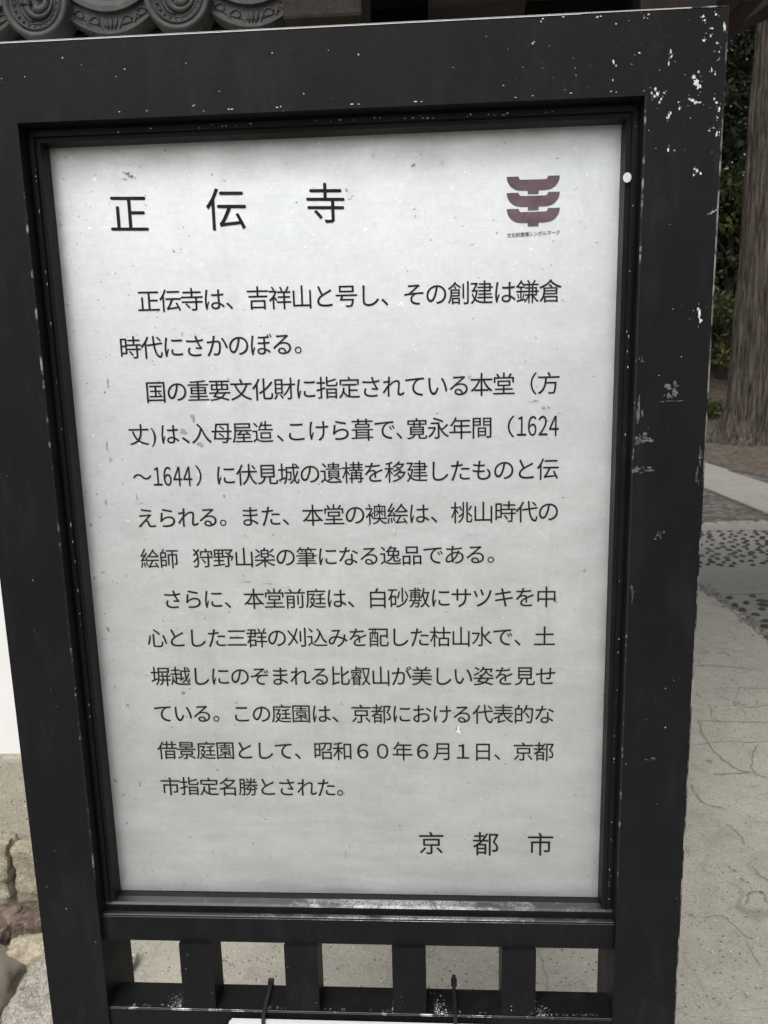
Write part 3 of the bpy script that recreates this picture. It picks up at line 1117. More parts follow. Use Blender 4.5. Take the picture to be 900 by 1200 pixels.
# the big cedar by the path
cedar = thing('cedar_tree', 'large old cedar with furrowed grey brown trunk beside the path', 'tree', (6.54, 14.35, 0))
trunk_mesh('trunk', 0.455, 19, M['bark'], flare=0.30, ridges=0.085, seg=220, rings=110, seed=1).build('trunk', M['bark'], cedar, smooth=True)
rnd = random.Random(3)
cb = MB()
lb = MB()
for i in range(46):
    z = rnd.uniform(8.5, 19.5)
    a = rnd.uniform(0, 2 * PI)
    L = (20.5 - z) * 0.28 + 0.7
    e = Vector((math.cos(a) * L, math.sin(a) * L, z - 0.25 * L))
    lb.tube([(0, 0, z), (e.x * .5, e.y * .5, z + .1), tuple(e)], [0.07, 0.045, 0.015], 6)
    for q in (0.45, 0.75, 1.0):
        leaf_cloud(cb, (e.x * q, e.y * q, z - 0.2 * L * q), (0.75, 0.75, 0.4), 60, 0.26, rnd)
cb.build('crown', M['leaf_dark'], cedar)
lb.build('limbs', M['bark'], cedar)


def make_broadleaf(name, seed, h, r, leafmat, nclump, nleaf, size, low):
    rnd = random.Random(seed)
    t = thing(name, 'x', 'tree')
    b = trunk_mesh('trunk', 0.16 + 0.012 * h, h * 0.75, M['bark_dark'], flare=0.1, ridges=0.02, seg=24, rings=22, seed=seed, lean=(rnd.uniform(-.4, .4), rnd.uniform(-.4, .4)), top=0.3)
    for i in range(9):
        z = h * rnd.uniform(0.2, 0.65)
        a = rnd.uniform(0, 2 * PI)
        L = r * rnd.uniform(0.5, 0.95)
        b.tube([(0, 0, z), (math.cos(a) * L * .5, math.sin(a) * L * .5, z + L * .35), (math.cos(a) * L, math.sin(a) * L, z + L * .5)], [0.09, 0.06, 0.02], 6)
    b.build('trunk', M['bark_dark'], t, smooth=True)
    c = MB()
    for i in range(nclump):
        u = rnd.random()
        z = low + (h - low) * u
        rr = r * (0.55 + 0.6 * math.sin(PI * (0.15 + 0.8 * u))) * math.sqrt(rnd.uniform(0.05, 1)) * 0.85
        a = rnd.uniform(0, 2 * PI)
        s = rnd.uniform(0.45, 0.95)
        leaf_cloud(c, (rr * math.cos(a), rr * math.sin(a), z), (s, s, s * 0.55), nleaf, size, rnd, shell=0.6)
    c.build('crown', leafmat, t)
    return t


def place(src, first, x, y, rz, s, label, group):
    o = src if first else copy_tree(src)
    o.location = (x, y, bank_z(x, y))
    o.rotation_euler = (0, 0, rz)
    o.scale = (s, s, s)
    tag(o, label, group=group)
    return o


ta = make_broadleaf('evergreen_tree', 11, 9.5, 3.0, M['leaf_dark'], 150, 62, 0.26, 1.0)
tb = make_broadleaf('olive_leaved_tree', 12, 6.0, 2.3, M['leaf_olive'], 90, 70, 0.22, 0.7)
GRP = 'trees on the wooded bank'
place(tb, True, 8.9, 22.0, 0.3, 0.95, 'olive green bushy tree between the sign frame and cedar trunk', GRP)
place(ta, True, 10.6, 24.2, 0.0, 1.0, 'dark evergreen tree standing behind the olive tree', GRP)
for i, (x, y, rz, s, lab) in enumerate((
        (6.6, 24.8, 1.3, 1.05, 'dark evergreen tree behind the sign frame, left of the olive tree'),
        (13.6, 23.0, 2.2, 1.0, 'dark evergreen tree behind the big cedar trunk'),
        (3.0, 25.0, 3.0, 1.1, 'dark evergreen tree beyond the gate opening'),
        (17.0, 25.0, 4.0, 1.15, 'dark evergreen tree well right of the cedar'),
        (8.2, 28.5, 5.0, 1.3, 'tall dark evergreen rising higher on the bank'),
        (12.5, 29.5, 0.8, 1.35, 'tallest dark evergreen high on the bank behind the cedar'),
        (-1.5, 25.0, 1.9, 1.1, 'dark evergreen tree behind the gate roof'),
        (-6.5, 24.0, 2.6, 1.1, 'dark evergreen tree behind the plaster wall'),
        (21.5, 24.0, 0.5, 1.2, 'dark evergreen tree at the right end of the bank'),
        (26.0, 26.0, 1.5, 1.3, 'farthest right dark evergreen on the bank'),
        (19.5, 30.0, 3.5, 1.4, 'tall dark evergreen high on the right of the bank'))):
    place(ta, False, x, y, rz, s, lab, GRP)
for i, (x, y, rz, s, lab) in enumerate((
        (11.8, 20.9, 2.0, 0.8, 'low olive green tree right behind the cedar'),
        (5.4, 21.6, 4.0, 0.9, 'olive green tree hidden behind the right sign post'))):
    place(tb, False, x, y, rz, s, lab, GRP)
# slim trunks in the wood
tr = thing('forest_cedar', 'x', 'tree')
trunk_mesh('trunk', 0.2, 13, M['bark_dark'], flare=0.08, ridges=0.02, seg=32, rings=30, seed=5).build('trunk', M['bark_dark'], tr, smooth=True)
rnd = random.Random(8)
c = MB()
for i in range(40):
    z = rnd.uniform(6, 13.5)
    a = rnd.uniform(0, 2 * PI)
    L = (14.2 - z) * 0.24 + 0.3
    leaf_cloud(c, (math.cos(a) * L * .6, math.sin(a) * L * .6, z - .2), (0.6, 0.6, 0.35), 50, 0.24, rnd)
c.build('crown', M['leaf_dark'], tr)
for i, (x, y, s, lab) in enumerate(((9.75, 20.6, 1.0, 'slim straight cedar trunk at the foot of the bank'),
                                    (7.4, 21.4, 1.1, 'slim cedar standing behind the right sign post'),
                                    (14.8, 20.5, 1.1, 'slim cedar right of the big cedar trunk'))):
    place(tr, i == 0, x, y, i * 1.7, s, lab, 'slim cedars at the wood edge')
# undergrowth plants in front of the bank
sb = MB()
rnd = random.Random(15)
for i in range(16):
    a, q = rnd.uniform(0, 2 * PI), rnd.uniform(0, .55)
    leaf_cloud(sb, (math.cos(a) * q, math.sin(a) * q, 0.22), (0.28, 0.28, 0.22), 40, 0.15, rnd)
shr = thing('low_shrub', 'x', 'shrub')
sb.build('foliage', M['leaf_low'], shr)
for i, (x, y, s, lab) in enumerate(((8.35, 19.3, 0.9, 'bright green low shrub just left of the cedar root'),
                                    (9.2, 19.5, 1.0, 'green low shrub half behind the cedar trunk'),
                                    (7.5, 19.6, 1.0, 'green low shrub hidden by the right sign post'),
                                    (10.6, 19.2, 1.1, 'green low shrub right behind the cedar'),
                                    (12.2, 19.6, 1.0, 'green low shrub far right of the cedar'),
                                    (6.3, 19.4, 0.9, 'green low shrub furthest left at the bank foot'))):
    place(shr, i == 0, x, y, i * 1.1, s, lab, 'low shrubs at the foot of the bank')

# ------------------------------------------------------------------ the information sign
ZC = 1.303
sign = thing('information_sign', 'black framed temple information board with weathered white text panel', 'sign', (0, 0, 0))
XO, XI = 0.3865, 0.3125
YF, YB = -0.040, 0.040
ZT, ZTI = ZC + 0.531, ZC + 0.456
rc = random.Random(21)


LAYER = [0]


def fleck(b, c, w_, h_, mi=1, y=None, n=9):
    """an irregular paint chip lying on the front face"""
    LAYER[0] += 1
    y -= (LAYER[0] % 400) * 1.0e-6
    if n >= 9:
        n = 13
    a0 = rc.uniform(0, PI)
    pts = []
    for k in range(n):
        a = a0 + 2 * PI * k / n
        r = rc.uniform(0.35, 1.2)
        pts.append((c[0] + math.cos(a) * w_ * .5 * r, y, c[2] + math.sin(a) * h_ * .5 * r))
    b.add(pts, [tuple(range(n))], mi)


PXM = 0.000905
# chips read off the photograph: u, v, width px, height px
CH = [(816, 97, 9, 12), (819, 101, 8, 8), (813, 90, 6, 7), (819, 84, 3, 5), (834, 82, 3, 7), (838, 87, 3, 3), (849, 31, 4, 12), (824, 19, 4, 5), (826, 24, 3, 3),
      (834, 33, 6, 2.5), (839, 17, 3, 3), (833, 42, 3, 4), (825, 47, 4, 4), (840, 50, 3, 3), (843, 61, 2, 2), (842, 70, 2, 2),
      (812, 118, 7, 4), (815, 120, 6, 4), (820, 120, 5, 2.5), (808, 116, 3, 3), (837, 116, 3, 5), (840, 120, 4, 4), (843, 128, 3, 7), (841, 138, 2, 3),
      (768, 104, 4, 7), (771, 110, 5, 6), (767, 113, 4, 4), (775, 116, 3, 4), (778, 109, 3, 3), (764, 109, 3, 5), (773, 120, 3, 3), (784, 136, 3, 6), (786, 133, 3, 4), (782, 138, 4, 3), (796, 127, 3, 5), (795, 120, 2, 2),
      (840, 157, 3, 8), (843, 155, 2, 3), (831, 153, 3, 2), (836, 150, 2, 2), (783, 176, 3, 6), (790, 176, 2, 2), (817, 200, 5, 5), (813, 205, 3, 3), (821, 203, 3, 4), (814, 198, 3, 2),
      (820, 368, 5, 13), (821, 376, 5, 9), (818, 362, 3, 5), (719, 73, 4, 9), (722, 77, 3, 4), (718, 94, 2, 4), (716, 107, 3, 3), (722, 108, 2, 3),
      (749, 62, 3, 2), (786, 60, 2, 8), (787, 66, 3, 5), (784, 74, 2, 6), (624, 51, 5, 3), (626, 49, 3, 2), (590, 100, 3, 2), (604, 114, 4, 2), (624, 112, 4, 2), (669, 109, 4, 2), (487, 119, 8, 2), (494, 119, 5, 1.5),
      (636, 22, 4, 3), (634, 25, 2, 3), (660, 20, 5, 2), (700, 20, 6, 3), (704, 19, 4, 2), (722, 28, 4, 3), (755, 21, 3, 2), (760, 17, 4, 2),
      (319, 62, 3, 3), (420, 64, 3, 3), (257, 107, 2, 2), (226, 124, 3, 2), (272, 128, 6, 2), (268, 128, 4, 2), (325, 126, 6, 2), (329, 125, 4, 2), (228, 123, 3, 1.5), (140, 131, 4, 1.5), (172, 130, 3, 1.5), (146, 81, 3, 2), (136, 90, 2, 2), (29, 90, 2, 2), (2, 92, 2, 2), (218, 74, 2, 2), (385, 59, 2, 2), (356, 110, 2, 3), (413, 122, 8, 2), (420, 122, 4, 2.5),
      (836, 248, 6, 2), (833, 250, 5, 2), (839, 246, 4, 2)]
SC = [(787, 458, 16, 14), (784, 462, 12, 8), (751, 420, 6, 3), (753, 423, 5, 3), (754, 515, 20, 10), (752, 511, 12, 7), (752, 551, 22, 7), (756, 549, 12, 5), (751, 478, 8, 20), (748, 492, 5, 16), (774, 625, 12, 6), (771, 630, 8, 4), (741, 700, 4, 16), (740, 690, 3, 10), (762, 890, 12, 2), (765, 888, 8, 2), (787, 470, 26, 1.6), (819, 542, 4, 20), (817, 560, 4, 14), (821, 530, 4, 12)]

YCH = YF - 0.0005


def on_front(u, v):
    return at_y(u, v, YCH)


# top board
tb_ = MB()
tb_.box(-XO, XO, YF, YB, ZTI, ZT)
# one worn bright arris along the top front edge
n = 90
for i in range(n):
    x0, x1 = -XO + 2 * XO * i / n, -XO + 2 * XO * (i + 1) / n
    mi = 3 if x1 < 0.355 else 4
    wd = 0.0013 if x1 < 0.25 else 0.0009
    tb_.add([(x0, YF - .0006, ZT - wd), (x1, YF - .0006, ZT - wd), (x1, YF + .0008, ZT + .0006), (x0, YF + .0008, ZT + .0006)], [(0, 1, 2, 3)], mi)
sp = [MB(), MB()]
for s in (0, 1):
    x0, x1 = (-XO, -XI) if s == 0 else (XI, XO)
    sp[s].box(x0, x1, YF, YB, 0.0, ZTI)
# worn outer arris, right post: noisy white line; left: faint
for i in range(120):
    z0, z1 = ZT - 1.2 * (i + 1) / 120, ZT - 1.2 * i / 120
    dst = tb_ if z0 > ZTI else sp[1]
    z1 = min(z1, ZTI) if dst is sp[1] else z1
    dst.add([(XO - .0012, YF - .0006, z0), (XO + .0006, YF + .0008, z0), (XO + .0006, YF + .0008, z1), (XO - .0012, YF - .0006, z1)], [(0, 1, 2, 3)], 4)
    if dst is sp[1] and z0 > 0.9:
        sp[1].add([(XI - .0006, YF + .0008, z0), (XI + .0008, YF - .0006, z0), (XI + .0008, YF - .0006, z1), (XI - .0006, YF + .0008, z1)], [(0, 1, 2, 3)], 5)
        sp[0].add([(-XI - .0008, YF - .0006, z0), (-XI + .0006, YF + .0008, z0), (-XI + .0006, YF + .0008, z1), (-XI - .0008, YF - .0006, z1)], [(0, 1, 2, 3)], 5)
for lst, mi in ((CH, 1), (SC, 2)):
    for (u, v, a, h_) in ([(u + rc.uniform(-.5, .5) * a, v + rc.uniform(-.5, .5) * h_, a * rc.uniform(.12, .5), h_ * rc.uniform(.2, .8)) for (u, v, a, h_) in lst for _ in range(7)] if mi == 2 else lst + [(u + rc.gauss(0, .7) * a, v + rc.gauss(0, .7) * h_, rc.uniform(.6, 1.5), rc.uniform(.6, 1.5)) for (u, v, a, h_) in lst for _ in range(2 if u > 745 else 0)]):
        c = on_front(u, v)
        dst = tb_ if c.z > ZTI else (sp[1] if c.x > 0 else sp[0])
        if abs(c.x) > XO - .001 or c.z > ZT:
            continue
        kk = 1.0 if mi == 2 else (0.8 if u > 745 else 0.62)
        fleck(dst, c, a * PXM * kk, h_ * PXM * kk, mi, YCH)
# small random specks, thicker towards the upper right corner
for i in range(100):
    u = 860 - abs(rc.gauss(0, 1)) * 190
    v = 10 + abs(rc.gauss(0, 1)) * 130
    if i > 80:
        u, v = rc.uniform(0, 855), rc.uniform(15, 130)
    c = on_front(u, v)
    if not (abs(c.x) < XO - .002 and c.z < ZT - .003):
        continue
    if c.z < ZTI and abs(c.x) < XI + .001:
        continue
    s = rc.uniform(0.3, 1.2) * PXM * (1 if rc.random() < .9 else 1.7)
    dst = tb_ if c.z > ZTI else (sp[1] if c.x > 0 else sp[0])
    fleck(dst, c, s * rc.uniform(.7, 1.6), s * rc.uniform(.7, 1.6), 1 if rc.random() < .6 else 2, YCH, 6)
for i in range(70):        # scattered specks down the posts
    s_ = rc.choice((0, 1))
    x = rc.uniform(XI + .003, XO - .003) * (1 if s_ else -1)
    z = rc.uniform(0.65, ZTI)
    s = rc.uniform(0.4, 1.3) * PXM
    fleck(sp[s_], (x, 0, z), s, s * rc.uniform(.7, 2), 1 if rc.random() < .35 else 2, YCH, 6)
FM = [M['frame'], M['chip'], M['scuff'], M['edge_top'], M['edge_side'], M['edge_rare']]
tb_.build('top_board', FM, sign)
sp[0].build('side_post', FM, sign)
sp[1].build('side_post', FM, sign)

# inner moulding round the panel
PX, PZ = 0.300, 0.4425
MF = -0.020


def moulding(kind):
    b = MB()
    if kind == 'top':
        b.box(-XI, XI, MF, 0.012, ZC + PZ, ZTI)
        b.box(-XI + .004, XI - .004, MF - .0035, MF, ZC + PZ + .005, ZTI - .003)
    elif kind == 'left':
        b.box(-XI, -PX, MF, 0.012, ZC - PZ, ZC + PZ)
        b.box(-XI + .003, -PX - .005, MF - .0035, MF, ZC - PZ + .002, ZC + PZ + .005)
    elif kind == 'right':
        b.box(PX, XI, MF, 0.012, ZC - PZ, ZC + PZ)
        b.box(PX + .005, XI - .003, MF - .0035, MF, ZC - PZ + .002, ZC + PZ + .005)
    return b


mt_ = [M['frame'], M['chip']]
for k in ('top', 'left', 'right'):
    b = moulding(k)
    yb = MF - 0.0041
    if k == 'right':
        z = at_y(735, 208, yb)
        b.add([(z.x + math.cos(a) * .0042, yb, z.z + math.sin(a) * .0048) for a in [q * PI / 8 for q in range(16)]], [tuple(range(16))], 1)
        for q in range(26):
            fleck(b, (rc.uniform(PX + .006, XI - .004), 0, ZC + rc.uniform(-.43, .44)), rc.uniform(.4, 1.4) * PXM, rc.uniform(.5, 4) * PXM, 1, yb, 6)
    if k == 'left':
        for q in range(18):
            fleck(b, (-PX - .0054 + rc.uniform(-.0004, .0003), 0, ZC + rc.uniform(-.2, .42)), rc.uniform(.4, .9) * PXM, rc.uniform(1, 8) * PXM, 1, yb, 6)
    if k == 'top':
        for q in range(34):
            fleck(b, (rc.triangular(-.3, .3, .05), 0, ZC + PZ + rc.uniform(.0055, .009)), rc.uniform(.6, 4) * PXM, rc.uniform(.4, 1.6) * PXM, 1, yb, 6)
    b.build('moulding', mt_, sign)
# bottom moulding: sloping bead with worn aluminium
b = MB()
RT = ZC - 0.4535
pr = [(0.010, ZC - PZ), (-0.002, ZC - PZ), (-0.0095, ZC - PZ - .0004), (-0.0185, ZC - PZ - .0015), (-0.0205, ZC - PZ - .004), (-0.0205, RT), (0.010, RT)]
n = len(pr)
vs = [(-XI, y, z) for y, z in pr] + [(XI, y, z) for y, z in pr]
b.add(vs, [tuple(range(n)), tuple(range(2 * n - 1, n - 1, -1))], 0)
for i in range(n):
    b.add([vs[i], vs[(i + 1) % n], vs[n + (i + 1) % n], vs[n + i]], [(0, 1, 2, 3)], 1 if i in (2, 3) else 0)
b.build('moulding', [M['frame'], M['ledge'], M['scuff']], sign)
# rail below the panel
b = MB()
b.box(-XI, XI, -0.031, 0.014, ZC - 0.488, RT)
b.add([(-XI, -0.0313, RT - .0015), (XI, -0.0313, RT - .0015), (XI, -0.0292, RT + .0006), (-XI, -0.0292, RT + .0006)], [(0, 1, 2, 3)], 1)
b.add([(-XI, -0.0292, RT + .0006), (XI, -0.0292, RT + .0006), (XI, -0.0245, RT + .0007), (-XI, -0.0245, RT + .0007)], [(0, 1, 2, 3)], 1)
for q in range(24):
    fleck(b, (rc.uniform(-.3, .3), 0, ZC - rc.uniform(.457, .485)), rc.uniform(.5, 1.6) * PXM, rc.uniform(.5, 1.3) * PXM, 2, -0.0314, 6)
b.build('upper_rail', [M['frame'], M['ledge'], M['scuff']], sign)
# lower rail
LZ = ZC - 0.5805
b = MB()
b.box(-XI, XI, -0.037, 0.004, LZ - 0.075, LZ)
b.add([(-XI, -0.0373, LZ - .0009), (XI, -0.0373, LZ - .0009), (XI, -0.0358, LZ + .0005), (-XI, -0.0358, LZ + .0005)], [(0, 1, 2, 3)], 1)
for q in range(60):
    x = rc.uniform(-.3, .3)
    s = rc.uniform(.6, 2.4) * PXM
    b.add([(x + s * math.cos(a) * rc.uniform(.6, 1.2), -0.033 + s * math.sin(a) * rc.uniform(.5, 1.2) + rc.uniform(-.001, .003), LZ + .0005) for a in [w_ * PI / 3 for w_ in range(6)]], [tuple(range(6))], 2)
for x0 in (-0.222, 0.097, 0.222, 0.045):    # whitish dust gathered in the corners of the rail top
    for q in range(130):
        d = abs(rc.gauss(0, .008))
        x = x0 + d if x0 != -0.222 else x0 - d
        yq = -0.036 + abs(rc.gauss(0, .010))
        if yq > 0:
            continue
        s = rc.uniform(.3, 1.1) * PXM
        b.add([(x + s * math.cos(a) * rc.uniform(.6, 1.2), yq + s * math.sin(a), LZ + .0006 + q * 2e-6) for a in [w_ * PI / 3 for w_ in range(6)]], [tuple(range(6))], 2 if rc.random() < .75 else 3)
b.build('lower_rail', [M['frame'], M['edge_rare'], M['scuff'], M['chip']], sign)
for i, x in enumerate((-0.1965, -0.0655, 0.0670, 0.2000)):
    b = MB()
    b.box(x - 0.0205, x + 0.0205, -0.0355, 0.002, LZ - 0.0005, ZC - 0.4885)
    for q in range(8):
        fleck(b, (x + rc.choice((-1, 1)) * rc.uniform(.008, .019), 0, LZ + abs(rc.gauss(0, .03))), rc.uniform(.5, 2) * PXM, rc.uniform(.5, 2) * PXM, 1 if rc.random() < .5 else 2, -0.036, 6)
    b.build('baluster', [M['frame'], M['chip'], M['scuff']], sign, bevel=0)
# backing board behind the panel
b = MB()
b.box(-XI, XI, 0.013, 0.030, ZC - 0.452, ZTI)
b.build('backing_board', M['alu_back'], sign)

# the panel
b = MB()
b.box(-XI + .001, XI - .001, 0.0, 0.010, ZC - PZ - .002 + .0025, ZC + PZ + .004)
panel = b.build('text_panel', M['panel'], sign)
panel.location = (0, 0, ZC)
for v in panel.data.vertices:
    v.co.z -= ZC

# ---- lettering: (text, ink start u, ink end u, v at start, v at end, fixed em in px or None)
GLYPH = {}


def text_mesh(body, weight=0.0015, xw=1.0):
    """filled outline of a string; stroke ends are rounded off like the sign's round gothic"""
    if body in GLYPH:
        return GLYPH[body]
    c_ = bpy.data.curves.new('glyphs', 'FONT')
    c_.body = body
    c_.size = 1.0
    c_.resolution_u = 6
    c_.offset = 0.0
    o = bpy.data.objects.new('glyphs', c_)
    COL.objects.link(o)
    bpy.context.view_layer.update()
    dg = bpy.context.evaluated_depsgraph_get()
    me = bpy.data.meshes.new_from_object(o.evaluated_get(dg))
    bpy.data.objects.remove(o)
    bm = bmesh.new()
    bm.from_mesh(me)
    bpy.data.meshes.remove(me)
    bmesh.ops.remove_doubles(bm, verts=bm.verts, dist=1e-4)
    bm.verts.index_update()
    # a slightly heavier face: push the outline out along its mitred normal
    mv = {}
    for v in bm.verts:
        be = [e for e in v.link_edges if e.is_boundary]
        if len(be) != 2:
            continue
        nn = []
        for e in be:
            d = (e.other_vert(v).co - v.co).normalized()
            n_ = Vector((-d.y, d.x, 0))
            mid = (e.verts[0].co + e.verts[1].co) / 2
            if (e.link_faces[0].calc_center_median() - mid).dot(n_) > 0:
                n_ = -n_
            nn.append(n_)
        mv[v] = (nn[0] + nn[1]) / max(0.45, 1 + nn[0].dot(nn[1])) * weight
    for v, d in mv.items():
        v.co += Vector((d.x * xw, d.y, 0))
    vs = [v.co.copy() for v in bm.verts]
    fs = [tuple(v.index for v in f.verts) for f in bm.faces]
    for e in list(bm.edges):
        if not e.is_boundary:
            continue
        L = e.calc_length()
        if not 0.045 < L < 0.115:
            continue
        f = e.link_faces[0]
        p, q = e.verts[0].co, e.verts[1].co
        d = (q - p).normalized()
        nn = Vector((-d.y, d.x, 0))
        mid = (p + q) / 2
        if (f.calc_center_median() - mid).dot(nn) > 0:
            nn = -nn
        ok = True
        for v in e.verts:
            ot = [x for x in v.link_edges if x.is_boundary and x is not e]
            if len(ot) != 1:
                ok = False
                break
            dd = (ot[0].other_vert(v).co - v.co).normalized()
            if dd.dot(nn) > -0.8 or ot[0].calc_length() < 0.05:
                ok = False
                break
        if not ok:
            continue
        i0 = len(vs)
        arc = []
        for k in range(1, 6):
            t = PI * k / 6
            vs.append(mid - d * (L / 2) * math.cos(t) + nn * (L * 0.42) * math.sin(t))
            arc.append(i0 + k - 1)
        fs.append((e.verts[0].index, *arc, e.verts[1].index))
    bm.free()
    GLYPH[body] = (vs, fs)
    return vs, fs


YT = -0.0006
PUNCT = '、。（）〜'


def run_mesh(body):
    """a run of full-width characters on a grid of one em; faces fill the em a little more than the font's"""
    V, F = [], []
    if body.isdigit() and body.isascii():        # half-width condensed figures
        for i, ch in enumerate(body):
            vs, fs = text_mesh(chr(ord(ch) + 0xFEE0), 0.002, 4.0)
            o = len(V)
            V += [Vector((i * 0.5 + 0.25 + (p.x - 0.5) * 0.74, p.y, 0)) for p in vs]
            F += [tuple(o + k for k in f) for f in fs]
        return V, F
    if body.isascii():
        return text_mesh(body)
    for i, ch in enumerate(body):
        vs, fs = text_mesh(ch)
        kana = '\u3040' <= ch <= '\u30ff'
        s = 1.0 if ch in PUNCT else (1.07 if kana else 1.05)
        o = len(V)
        for p in vs:
            V.append(Vector((i + 0.5 + (p.x - 0.5) * s, 0.38 + (p.y - 0.38) * s, 0)))
        F += [tuple(o + k for k in f) for f in fs]
    return V, F


def line(name, segs, em=None, m='ink'):
    """segs: (text, u0, u1, v0, v1); em in metres"""
    b = MB()
    for body, u0, u1, v0, v1 in segs:
        vs, fs = run_mesh(body)
        xs_ = [p.x for p in vs]
        x0, x1 = min(xs_), max(xs_)
        A, B = at_y(u0, v0, YT), at_y(u1, v1, YT)
        k = (B.x - A.x) / (x1 - x0)
        e = em or k
        sh = (B.z - A.z) / (B.x - A.x)
        out = []
        latin = body.isascii()
        zc = 0.365 if latin else 0.375
        ee = e * ((0.95 if body == ')' else 1.2) if latin else 1.0)
        for p in vs:
            X = (p.x - x0) * k
            out.append((A.x + X, YT, A.z + sh * X + (p.y - zc) * ee - ZC))
        b.add(out, fs)
    return b.build(name, M[m], panel)


E1 = 0.0247
LN = [
    [("正", 128.5, 173, 250, 250)], [("伝", 241.5, 288.5, 245, 245)], [("寺", 359, 404, 239, 239)],
    [("正伝寺は、吉祥山と号し、その創建は鎌倉", 161, 658.5, 353, 340.5)],
    [("時代にさかのぼる。", 141, 353, 408, 402.5)],
    [("国の重要文化財に指定されている本堂（方", 171.5, 656, 459.3, 448.8)],
    [("丈", 150.7, 174.5, 510, 509.5), (")", 176.7, 182.5, 509.5, 509.3), ("は", 189, 209.5, 509, 508.7), ("、", 212.3, 221.7, 508.5, 508.3), ("入母屋造", 224, 320, 508, 506.3), ("、", 324, 331.7, 506, 506),
     ("こけら葺で", 338.3, 462.5, 505.5, 503), ("、", 464.3, 471, 503, 503), ("寛永年間", 476.7, 576, 502.7, 500.7), ("（", 595, 602.5, 500, 500), ("1624", 605.7, 655, 499.5, 498.7)],
    [("〜", 155.7, 177.5, 559, 558.7), ("1644", 179.5, 225, 558.5, 557.8), ("）", 229.3, 236, 557.5, 557.5), ("に伏見城の遺構を移建したものと伝", 254.3, 655, 557, 549.3)],
    [("えられる。また、本堂の襖絵は、桃山時代の", 161.7, 654, 607.5, 599)],
    [("絵師", 164.5, 209, 655, 654.6), ("狩野山楽の筆になる逸品である。", 225.7, 579, 654.3, 649.3)],
    [("さらに、本堂前庭は、白砂敷にサツキを中", 192.7, 651, 702.5, 699.7)],
    [("心とした三群の刈込みを配した枯山水で、土", 172.7, 650.7, 748, 746)],
    [("塀越しにのぞまれる比叡山が美しい姿を見せ", 176.7, 650.7, 792.7, 792.3)],
    [("ている。この庭園は、京都における代表的な", 181, 649.3, 836, 837.3)],
    [("借景庭園として、昭和６０年６月１日、京都", 184.3, 649, 879.3, 881)],
    [("市指定名勝とされた。", 188.3, 402, 921.5, 923.2)],
    [("京", 491, 520, 988.3, 988.3)], [("都", 554, 584.3, 989, 989)], [("市", 618.3, 648.5, 989.3, 989.3)],
    [("文化財愛護シンボルマーク", 594, 656, 276, 272)],
]
for segs in LN:
    if len(segs) > 1:
        # the longest run on the line fixes the letter height for the squeezed pieces
        s_ = max(segs, key=lambda q: len(q[0]))
        A, B = at_y(s_[1], s_[3], YT), at_y(s_[2], s_[4], YT)
        line('lettering', segs, (B.x - A.x) / (len(s_[0]) - 0.08))
    else:
        line('lettering', segs)

# ---- emblem: three stacked bracket shapes
b = MB()


def em_pt(px, py):
    return at_y(580 + px / 5.625, 190 + (py - (px - 78) * 0.0286) / 5.625, YT)


def emblem_row(y0):
    L, Rr, top = 78, 428, y0
    out = [(L, top), (L + 78, top), (L + 82, top + 14), (L + 92, top + 22), (Rr - 92, top + 22), (Rr - 82, top + 14), (Rr - 78, top), (Rr, top)]
    for i in range(1, 8):
        t = i / 8 * PI / 2
        out.append((Rr - 92 * (1 - math.cos(t)) - 0, top + 92 * math.sin(t)))
    out += [(Rr - 100, top + 93), (288, top + 93), (287, top + 117), (217, top + 117), (216, top + 93), (L + 100, top + 93)]
    for i in range(7, 0, -1):
        t = i / 8 * PI / 2
        out.append((L + 92 * (1 - math.cos(t)), top + 92 * math.sin(t)))
    return out


em = MB()
for y0 in (97, 204, 310):
    pts = [em_pt(*p) for p in emblem_row(y0)]
    em.add([(p.x, YT, p.z - ZC) for p in pts], [tuple(range(len(pts)))])
emo = em.build('emblem', M['emblem'], panel)
bm = bmesh.new()
bm.from_mesh(emo.data)
bmesh.ops.triangulate(bm, faces=bm.faces)
bm.to_mesh(emo.data)
bm.free()

# chips, drips and scratches on the panel face itself, as thin flakes
fl = MB()
PM = [(410, 228, 10, 14, 0), (406, 222, 6, 5, 1), (148, 203, 12, 5, 1), (152, 207, 9, 4, 1), (146, 210, 6, 3, 1), (195, 176, 8, 4, 1), (437, 180, 8, 8, 0), (484, 193, 6, 6, 1), (517, 190, 8, 8, 0), (262, 210, 5, 7, 0), (675, 218, 6, 9, 0), (552, 285, 8, 8, 0),
      (535, 855, 12, 14, 0), (537, 852, 7, 8, 1), (462, 622, 6, 8, 0), (463, 626, 3, 5, 1), (406, 1004, 5, 6, 1), (405, 998, 2, 12, 1), (409, 990, 2, 10, 1), (164, 919, 6, 8, 1), (225, 490, 6, 16, 1), (215, 505, 14, 8, 1), (235, 522, 14, 10, 1), (125, 520, 2, 22, 1), (126, 450, 2, 20, 1),
      (280, 682, 40, 2, 1), (310, 684, 30, 1.6, 1), (335, 688, 20, 1.2, 1), (640, 478, 12, 5, 1), (625, 470, 16, 3, 1), (656, 484, 6, 3, 1), (160, 585, 2, 14, 1), (165, 590, 8, 2, 1), (684, 668, 6, 5, 1), (681, 680, 5, 5, 0), (545, 984, 3, 3, 1), (490, 1030, 4, 3, 1), (694, 1035, 4, 5, 1), (697, 1010, 3, 4, 1)]
for (u, v, a, h_, d) in PM:
    for q in range(5):
        c = at_y(u + rc.uniform(-.3, .3) * a, v + rc.uniform(-.3, .3) * h_, YT)
        fleck(fl, (c.x, 0, c.z - ZC), a * PXM * rc.uniform(.15, .5), h_ * PXM * rc.uniform(.2, .6), d, -0.0005 - q * 2e-5, 8)
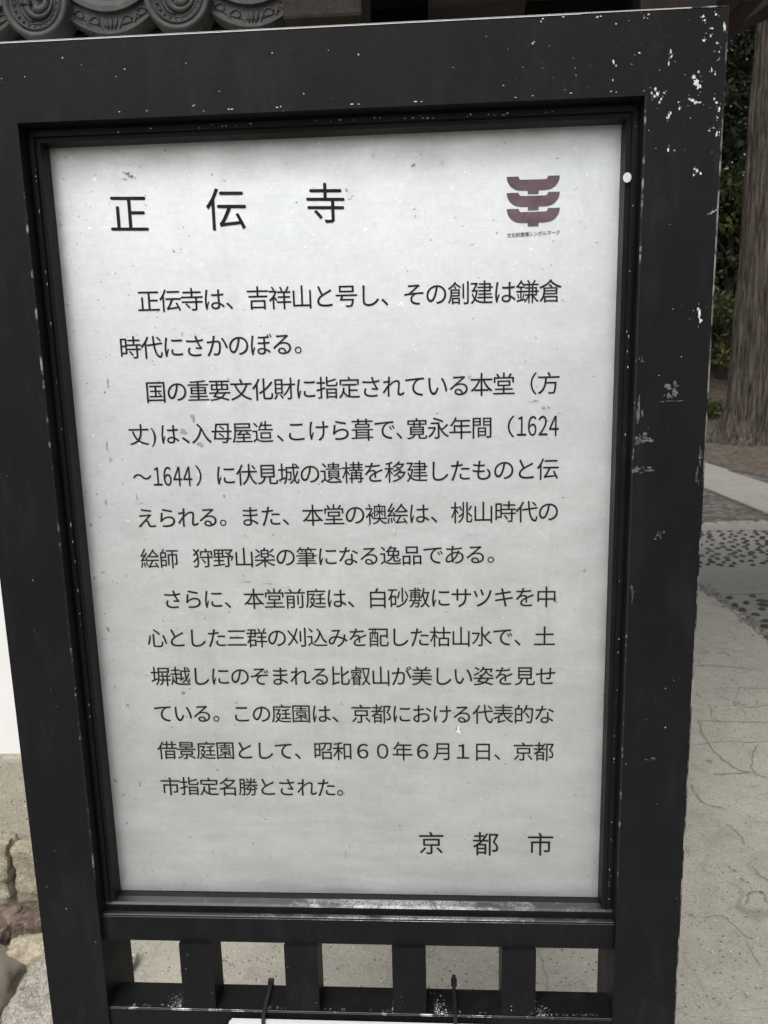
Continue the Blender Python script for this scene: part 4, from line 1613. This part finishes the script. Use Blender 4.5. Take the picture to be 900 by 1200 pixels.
M['stain'] = Mat('grey_stain', 0.8).col((0.33, 0.335, 0.33, 1)).m
M['lime'] = Mat('white_lime_spot', 0.6).col((0.80, 0.81, 0.80, 1)).m
tag(fl.build('stains', [M['lime'], M['stain']], panel), kind='stuff')

# ------------------------------------------------------------------ small white notice hung below, and its cable ties
nb = MB()
A = at_y(268, 1195, -0.045)
b = MB()
zt = A.z
outl = [(A.x + .004, zt), (A.x, zt - .004), (A.x, zt - .14), (A.x + .32, zt - .14), (A.x + .32, zt - .004), (A.x + .316, zt)]
b.prism(outl[::-1], -0.046, -0.0425)
no = b.build('notice_plate', M['plate'], bevel=0.0)
tag(no, 'blank white plastic plate strapped to the front of the lower rail', 'plate')


def cable_tie(xa, xb, label, head):
    """loop round the lower rail and through the plate; xa at the back edge, xb at the front"""
    b = MB()
    hw = 0.0022
    t = 0.0016
    top = LZ + 0.0022
    path = [(xb, -0.0485, zt - 0.035), (xb, -0.0485, zt - 0.004), (xb, -0.0455, top - 0.001), (xb, -0.039, top + 0.001), (xa, 0.004, top + (0.001 if not head else 0.004)),
            (xa, 0.0085, top - 0.004), (xa, 0.0085, LZ - 0.082), (xa, 0.002, LZ - 0.0785), (xb, -0.0385, LZ - 0.0785), (xb, -0.0415, LZ - 0.07), (xb, -0.0412, zt - 0.06), (xb, -0.0485, zt - 0.045)]
    n = len(path)
    vs = []
    cen = Vector((0, -0.018, LZ - 0.04))
    for (x, y, z) in path:
        d = Vector((0, y - cen.y, z - cen.z)).normalized()
        for sx, k in ((-hw, 0), (hw, 0), (hw, t), (-hw, t)):
            vs.append((x + sx, y + d.y * k, z + d.z * k))
    fs = []
    for i in range(n):
        j = (i + 1) % n
        for q in range(4):
            r = (q + 1) % 4
            fs.append((i * 4 + q, i * 4 + r, j * 4 + r, j * 4 + q))
    b.add(vs, fs)
    if head:
        b.box(xa - .0038, xa + .0038, 0.0035, 0.0085, top + .002, top + .0105)
        b.box(xa - .0024, xa + .0024, 0.004, 0.0075, top + .0105, top + .016)
    else:
        b.box(xa - .0036, xa + .0036, -0.001, 0.006, top + .0025, top + .0065)
    o = b.build('cable_tie', M['tie'], bevel=0)
    tag(o, label, 'cable tie', 'cable ties holding the white plate')
    return o


p0, p1 = at_y(317, 1148, 0.0), at_y(310, 1190, -0.04)
cable_tie(p0.x, p1.x, 'black cable tie slanting over the rail under the second opening from the left', False)
p0 = at_y(532, 1150, 0.0)
cable_tie(p0.x, p0.x, 'black cable tie with upright head in the second opening from the right', True)
